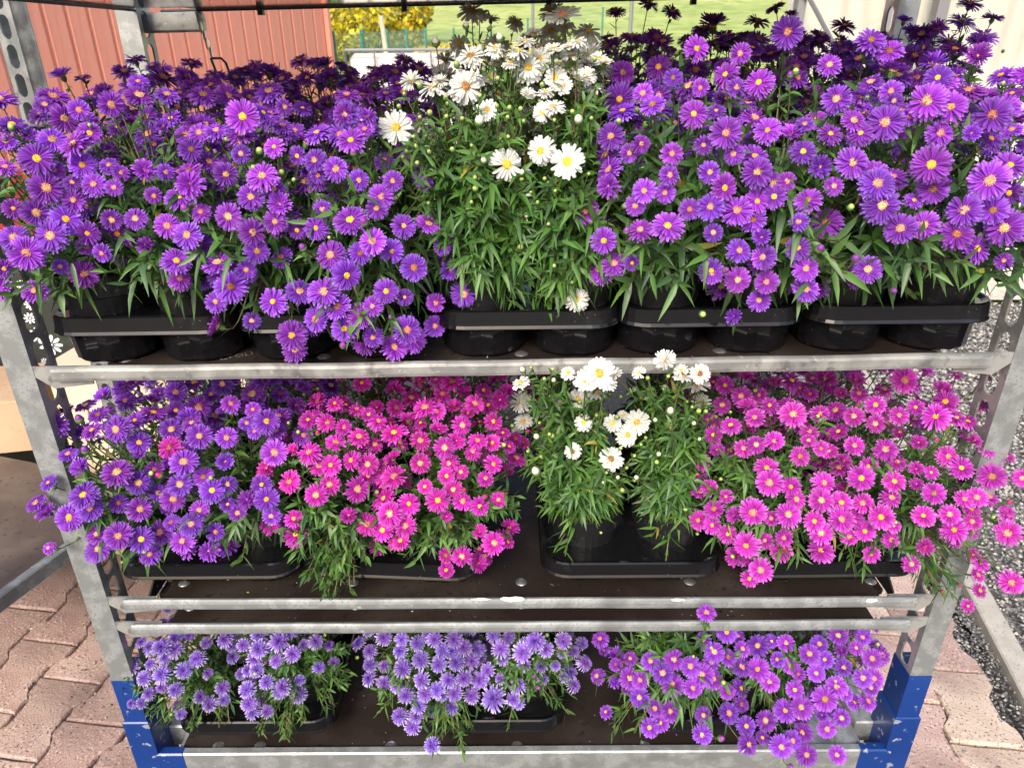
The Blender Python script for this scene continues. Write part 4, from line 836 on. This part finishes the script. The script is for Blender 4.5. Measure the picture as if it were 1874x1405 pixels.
GRP = {  # colour key, tray columns, foliage, species words
 'TL': ('V', 'violet aster', 'leaf_d'), 'TW': ('W', 'white aster', 'leaf_g'), 'TR': ('V', 'violet aster', 'leaf_d'),
 'MP': ('V', 'purple aster', 'leaf_d'), 'MK': ('K', 'hot pink aster', 'leaf_g'), 'MW': ('W', 'white aster', 'leaf_g'), 'MR': ('O', 'orchid pink aster', 'leaf_g'),
 'BL': ('L', 'lavender blue aster', 'leaf_g'), 'BC': ('L', 'lavender blue aster', 'leaf_g'), 'BR': ('V', 'violet aster', 'leaf_d')}
SIZE = {'V': .0215, 'W': .0205, 'K': .0190, 'O': .0195, 'L': .0165}
PL = []
def plant_slot(grp, x, y, si, row, centre, radii, label):
    PL.append(dict(g=grp, x=x, y=y, si=si, row=row, c=Vector(centre), r=Vector(radii), tips=[], fl=[], buds=[], label=label))
ORD = ['first','second','third','fourth','fifth','sixth','seventh','eighth','ninth','tenth']
ROWN = ['front row','second row back','third row back','rear row']
# upper shelf: five trays, 2 x 4 pots
tx = [-.501, -.255, .012, .252, .502]; tg = ['TL','TL','TW','TR','TR']
TLAB = ['glossy black tray at the left end of the upper shelf', 'black tray under the drooping violet asters, second on the upper shelf', 'black tray below the tall white asters on the upper shelf', 'black tray just right of the white asters on the upper shelf', 'glossy black tray at the right end of the upper shelf']
for ti, (cx_, g) in enumerate(zip(tx, tg)):
    for (x, y, r, c) in place_tray(1, cx_, .862, .248, 2, 4, .1235, random.gauss(0,.008), TLAB[ti]):
        z = Z1+T1*x; col = ti*2+c
        lean = .05 if r == 0 else .01
        if g == 'TL':
            zc, rad = z+.19, (.100,.105,.145)
            if r == 0: rad = (.100,.10,.150)
            if r == 0 and ti == 1: zc, rad, lean = z+.165, (.11,.10,.165), .055
            if r == 0 and ti == 0: zc = z+.205
            zc += .012*r
        elif g == 'TW':
            zc, rad = z+.22+.02*r, (.095,.085,.165); lean = .035 if r == 0 else .0
        else:
            zc, rad = z+.215+.014*r, (.105,.11,.155); lean = .085 if r == 0 else .02
            if r == 0: zc, rad = z+.205, (.115,.11,.155)
        side = -.02 if col == 0 else (.03 if col == 9 else 0)
        word = GRP[g][1]
        plant_slot(g, x, y, 1, r, (x+side, y-lean, zc), rad, '%s, %s of the upper shelf, %s pot from the left' % (word, ROWN[r], ORD[col]))
# middle shelf
mx = [(-.482,'MP',0), (-.190,'MK',-.07), (.170,'MW',0), (.470,'MR',.01)]
MLAB = ['black tray at the left end of the middle shelf', 'slightly crooked black tray under the hot pink asters', 'black tray holding the short white asters, middle shelf', 'black tray at the right end of the middle shelf']
for ti, (cx_, g, rz) in enumerate(mx):
    for (x, y, r, c) in place_tray(2, cx_, .846, .280, 2, 3, .134, rz, MLAB[ti], .024):
        z = Z2+T2*x; lean = .055 if r == 0 else .02; rad = (.115,.11,.135); zc = z+.185+.01*r
        sx = 0
        if g == 'MW': rad = (.085,.08,.14); lean = .03; zc = z+.21+.01*r
        if g == 'MR': rad = (.13,.12,.135); sx = .02 if c else -.035-.01*r
        if g == 'MP': sx = -.02 if c == 0 else .0
        if g == 'MK': rad = (.115,.115,.130); sx = (.025+.02*r) if c else -.01
        if g == 'MW': sx = (-.012-.015*r) if c == 0 else .01*r
        if g == 'MK' and r == 0: rad = (.115,.115,.135)
        plant_slot(g, x, y, 2, r, (x+sx, y-lean, zc), rad, '%s, %s of the middle shelf, %s pot of its tray' % (GRP[g][1], ROWN[r], ('left','right')[c]))
bx = [(-.465,'BL',0), (-.065,'BC',0), (.360,'BR',.02)]
BLAB = ['black tray of lavender asters at left of the bottom deck', 'black tray in the middle of the bottom deck', 'black tray mostly hidden under violet asters, bottom right']
for ti, (cx_, g, rz) in enumerate(bx):
    for (x, y, r, c) in place_tray(0, cx_, .852, .280, 2, 2, .134, rz, BLAB[ti], .022):
        z = .2592; rad = (.115,.11,.115); sx = (-.035, .0)[c]
        if g == 'BC': sx = (-.03,.0)[c]; rad = (.115,.11,.115) if c == 0 else (.095,.09,.11)
        if g == 'BR': sx = (-.02,.07)[c]; rad = (.125,.12,.125)
        wd_ = {'BL': 'lavender blue aster', 'BC': 'lavender blue aster', 'BR': 'violet aster'}[g]
        where = {'BL': 'left tray', 'BC': 'middle tray', 'BR': 'right tray'}[g]
        plant_slot(g, x, y, 0, r, (x+sx, y-.03, z+.170), rad, '%s on the bottom deck, %s of the %s, %s pot' % (wd_, ('front','back')[r], where, ('left','right')[c]))

def hit(plants, px, py):
    """first canopy met by the sight line, else the closest one"""
    d = ray(px, py).normalized(); best = None; near = None
    for P in plants:
        o = CAM-P['c']; r = P['r']
        a = Vector((o.x/r.x, o.y/r.y, o.z/r.z)); b = Vector((d.x/r.x, d.y/r.y, d.z/r.z))
        A_ = b.dot(b); B_ = a.dot(b); Cc = a.dot(a)-1; disc = B_*B_-A_*Cc
        if disc >= 0:
            t = (-B_-math.sqrt(disc))/A_
            if best is None or t < best[0]: best = (t, P)
        t = -B_/A_; q = (a+b*t).length
        if near is None or q < near[0]: near = (q, t, P)
    if best: t, P = best
    else: _, t, P = near
    p = CAM+d*t; n = p-P['c']; n = Vector((n.x/P['r'].x**2, n.y/P['r'].y**2, n.z/P['r'].z**2)).normalized()
    return p, n, P
ALLF = []
R_ = random.Random(11)
SHELFTOP = {1: 1.43, 2: Z1-.03, 0: Z3-.03}
for g, org, txt in OBS:
    pl = [P for P in PL if P['g'] == g]; key = GRP[g][0]
    for tok in txt.split():
        fl_ = tok[-1] if tok[-1] in 'sbg' else ''; x, y, r = map(float, (tok[:-1] if fl_ else tok).split(','))
        px, py, rp = org[0]+x/SC, org[1]+y/SC, r/SC
        p, n, P = hit(pl, px, py)
        d = (p-CAM).normalized(); dep = (p-CAM).dot(cF); R0 = rp*dep/FPX
        if not fl_ or fl_ == 's':
            # nearer heads look larger
            t_ = SIZE[key]*1.0; k = max(-.06, min(.035, (t_/R0-1)*.10))
            p = p+d*(k*.8-.010+R_.uniform(-.006,.006))
        # the tall heads of the front pots stand before the shade of the top shelf
        if (g == 'TW' and py < 168 and (round(x), round(y)) not in ((740,55),(965,115),(1150,60),(1340,160),(860,250))) or (g == 'TR' and fl_ == '' and py < 118):
            p = CAM+d*((R_.uniform(.875,.925) if g == 'TW' else R_.uniform(.86,.91))/d.y)
            P = min((Q for Q in pl if Q['row'] == 0), key=lambda Q: abs(Q['x']-p.x)); n = Vector((0,-.3,1)).normalized()
        # keep out of boards
        top = SHELFTOP[P['si']]
        if (g == 'MW' and py < 700) or (g == 'BR' and py < 1130):
            p = CAM+d*((.800 if fl_ != 'b' else .815)/d.y)
        elif p.z > top and P['si'] != 1:
            p = CAM+d*((top-CAM.z)/d.z)
        dep = (p-CAM).dot(cF); rw = rp*dep/FPX
        tc = -d
        if fl_ == 's': nn = Vector((R_.gauss(0,.22), R_.gauss(0,.18), 1))*.75+n*.55+tc*.30
        elif fl_ == '': nn = tc*1.0+n*.25+Vector((R_.gauss(0,.26), R_.gauss(0,.12), R_.gauss(.22,.22)))
        else: nn = Vector((R_.gauss(0,.3), R_.gauss(0,.2)-.3, 1))+n*.5
        nn.normalize()
        if fl_ in ('', 's'):
            P['fl'].append((p, nn, max(.010, min(.034, rw*(.96 if key != 'W' else 1.04))), fl_)); ALLF.append((p, px, py, rp, g))
        else:
            P['buds'].append((p, nn, rw*.80, 'g' if (fl_ == 'g') else {'V':'v','W':'w','K':'p','O':'p','L':'v'}[key]))
for g, L_pts in SHOOTS.items():
    pl = [P for P in PL if P['g'] == g and P['row'] == 0]
    for (px, py) in [(a+(R_.gauss(0,9) if k else 0), b+(R_.gauss(0,9) if k else 0)) for a, b in L_pts for k in range({'MK': 4, 'BL': 3, 'BC': 3, 'TW': 2, 'TL': 1, 'TR': 1, 'MW': 2, 'MP': 1}.get(g, 2))]:
        p, n, P = hit(pl, px, py); P['tips'].append((p, (n+Vector((0,-.2,.5))).normalized(), 's'))
# more heads behind the observed ones, deeper in each canopy and on the rear rows
FILL = {'TL': (28,32,32,34), 'TR': (28,32,38,42), 'TW': (2,9,13,12), 'MP': (28,28,18), 'MK': (34,36,20), 'MR': (36,36,20), 'MW': (0,3,3), 'BL': (26,30), 'BC': (24,28), 'BR': (24,24)}
for P in PL:
    key = GRP[P['g']][0]; want = FILL[P['g']][P['row']]; tries = 0; got = 0
    while got < want and tries < want*14:
        tries += 1
        v_ = Vector((R_.gauss(0,1), R_.gauss(-.35 if P['row'] == 0 else -.1, 1), abs(R_.gauss(.35,.8)) if P['row'] else R_.gauss(.35,.8))).normalized()
        s = R_.uniform(.84,.97); p = P['c']+Vector((v_.x*P['r'].x, v_.y*P['r'].y, v_.z*P['r'].z))*s
        px, py, dep = proj(p)
        if P['si'] != 1 and p.z > SHELFTOP[P['si']]: continue
        if any((q-p).length < .024 for q, *_ in ALLF): continue
        if P['row'] == 0 or P['g'] in ('TW', 'MW'):
            rr_ = 2.1 if P['row'] == 0 else 3.2
            if not any(gg == P['g'] and math.hypot(px-a, py-b) < rr_*c_ for _, a, b, c_, gg in ALLF): continue
            if P['g'] in ('TW',) and py > 235: continue
        n = Vector((v_.x/P['r'].x, v_.y/P['r'].y, v_.z/P['r'].z)).normalized(); tc = (CAM-p).normalized()
        nn = (n*.5+Vector((R_.gauss(0,.22), R_.gauss(0,.2), .7))+tc*R_.uniform(.1,.7)).normalized()
        rw = SIZE[key]*R_.uniform(.62,.98)
        P['fl'].append((p, nn, rw, 's' if R_.random() < .25 else '')); ALLF.append((p, px, py, rw*FPX/dep, 'fill')); got += 1
# build
FCOUNT = 0
for i, P in enumerate(PL):
    g = P['g']; key, word, leafm = GRP[g]; z = shelf_z(P['si'], P['x'])+.0012
    org = Vector((P['x'], P['y'], z))
    root = thing('potted_aster', P['label'], 'potted plant', org, 0, 'potted asters on the trolley')
    pr = random.uniform(0, 6.28)
    pt = link('pot', potmesh, root, rot=(0,0,pr)); link('soil', soilmesh, pt)
    tips = []
    for (p, nn, rw, f_) in P['fl']: tips.append((tuple(p-org-nn*rw*.55), tuple(nn), 'f'))
    for (p, nn, rw, f_) in P['buds']: tips.append((tuple(p-org-nn*rw*1.0), tuple(nn), 'f'))
    for (p, nn, k) in P['tips']: tips.append((tuple(p-org), tuple(nn), 's'))
    extra = {0: 15, 1: 8, 2: 5, 3: 5}[P['row']]
    if g in ('TW','MW'): extra = {0: 30, 1: 30, 2: 22, 3: 16}[P['row']]
    if P['si'] == 0: extra += 18
    if P['si'] == 2 and P['row'] == 0: extra += 8
    for k in range(extra):
        v_ = Vector((R_.gauss(0,1), R_.gauss(-.3,1), R_.gauss(.15,.75))).normalized(); s = R_.uniform(.55,.88)
        p = P['c']+Vector((v_.x*P['r'].x, v_.y*P['r'].y, v_.z*P['r'].z))*s-org
        if p.z < .09: p.z = .09+R_.random()*.04
        tips.append((tuple(p), tuple((v_+Vector((0,0,.7))).normalized()), 's'))
    if P['row'] == 0:    # low leafy shoots that hang over the rim
        for k in range({1: 4, 2: 7, 0: 14}[P['si']] if g != 'MW' else 2):
            a = -PI/2+R_.gauss(0,.9); r = R_.uniform(.055,.085 if P['si'] == 1 else .11)
            tips.append(((math.cos(a)*r, math.sin(a)*r, R_.uniform(.10 if P['si'] == 1 else .06,.14)), (math.cos(a)*.8, math.sin(a)*.8, -.1), 's'))
    big = {'TL': (.044,.0046,17), 'TR': (.048,.0054,16), 'TW': (.042,.0040,22), 'MP': (.040,.0046,16), 'MK': (.030,.0042,18), 'MR': (.036,.0038,17), 'MW': (.040,.0038,21), 'BL': (.024,.0033,24), 'BC': (.026,.0036,22), 'BR': (.038,.0040,17)}[g]
    foliage(root, tips, 1000+i, big[0], big[1], big[2], leafm)
    for (p, nn, rw, f_) in P['fl']:
        half = R_.random() < (.30 if f_ == 's' else .05)
        if key == 'L': half = False
        me = R_.choice(FM[key+('h' if half else '')])[0]
        kk = key
        q = nn.to_track_quat('Z', 'Y'); q = q @ Matrix.Rotation(R_.uniform(0, 6.28), 3, 'Z').to_quaternion()
        o = bpy.data.objects.new('flower', me); C.objects.link(o); o.parent = root
        o.location = p-org; o.rotation_mode = 'QUATERNION'; o.rotation_quaternion = q; o.scale = (rw, rw, rw*R_.uniform(.8,1.15))
        FCOUNT += 1
        if key != 'L' or R_.random() < .35:
            old = R_.random() < (.74 if key == 'V' else .55)
            if key == 'W': old = R_.random() < .12
            dm = R_.choice(DO if old else DY) if R_.random() > .07 else DB; sc_ = 1.0 if key != 'L' else .55
            if key in 'VKO' and not old: sc_ = .88
            dd_ = bpy.data.objects.new('flower_center', dm); C.objects.link(dd_); dd_.parent = o; dd_.scale = (sc_, sc_, 1)
    for (p, nn, rw, bk) in P['buds']:
        q = nn.to_track_quat('Z', 'Y'); o = bpy.data.objects.new('bud', BUD[bk]); C.objects.link(o); o.parent = root
        o.location = p-org; o.rotation_mode = 'QUATERNION'; o.rotation_quaternion = q; o.scale = (rw,)*3
    # small green buds scattered among the heads
    if P['row'] <= 1:
        nb_ = 7 if g not in ('TW','MW') else 14
        for k in range(nb_):
            v_ = Vector((R_.gauss(0,1), R_.gauss(-.6,.7), R_.gauss(.4,.6))).normalized(); p = P['c']+Vector((v_.x*P['r'].x, v_.y*P['r'].y, v_.z*P['r'].z))*R_.uniform(.88,1.0)
            nn = (v_+Vector((0,0,.8))).normalized(); o = bpy.data.objects.new('bud', BUD['g' if R_.random() < .6 or key == 'W' else ('v' if key in 'VL' else 'p')]); C.objects.link(o); o.parent = root
            o.location = p-org; o.rotation_mode = 'QUATERNION'; o.rotation_quaternion = nn.to_track_quat('Z', 'Y'); o.scale = (R_.uniform(.0022,.0042),)*3
# crumbs of soil, fallen petals and leaves on the boards
for nm, par, z, seed in (('soil_crumbs', s1, -.0015, 31), ('soil_crumbs', s2, -.0015, 32), ('soil_crumbs', s3, -.0015, 33), ('soil_crumbs', TR, .2585, 34)):
    g = np.random.default_rng(seed); n = 420
    cen = g.uniform((-.57,.02), (.56,.30), (14, 2)); k = g.integers(0, 14, n)
    xy = cen[k]+g.normal(0,.035,(n,2)); xy[::3] = g.uniform((-.57,.02), (.56,.5), (len(xy[::3]), 2)); xy[:,0] = np.clip(xy[:,0], -.585, .46 if par is TR else .55); xy[:,1] = np.clip(xy[:,1], .018, .53)
    pts = np.column_stack([xy, np.full(n, z+.0006)])
    rocks(nm, pts, g.uniform(.0005,.0019,n)*g.choice([.7,1,1.5],n), [M['soil'], gm[0], M['bud_v'], M['leaf_y']], g.choice([0,0,0,1,2,3], n), seed=seed, parent=par)
for k in range(46):
    si_, par, z = random.choice([(1, s1, Z1), (2, s2, Z2), (0, TR, 0)])
    x, y = random.uniform(-.55,.45), random.uniform(.015,.20)
    l = random.uniform(.006,.011); w_ = l*.16; c_ = random.choice(['violet','violet','magenta','white','leaf_d','leaf_y'])
    o = obj('fallen_petal', MB().add([(-l/2,0,0),(0,-w_,.0012),(l/2,0,0),(0,w_,.0012)], [(0,1,2,3)]), M[c_], par, loc=(x, y, -.0008 if si_ else .2592), rot=(0,0,random.uniform(0,6.28)))
print('flowers', FCOUNT, 'objects', len(bpy.data.objects), 'tris', sum(len(o.data.polygons) for o in bpy.data.objects if o.type == 'MESH'))
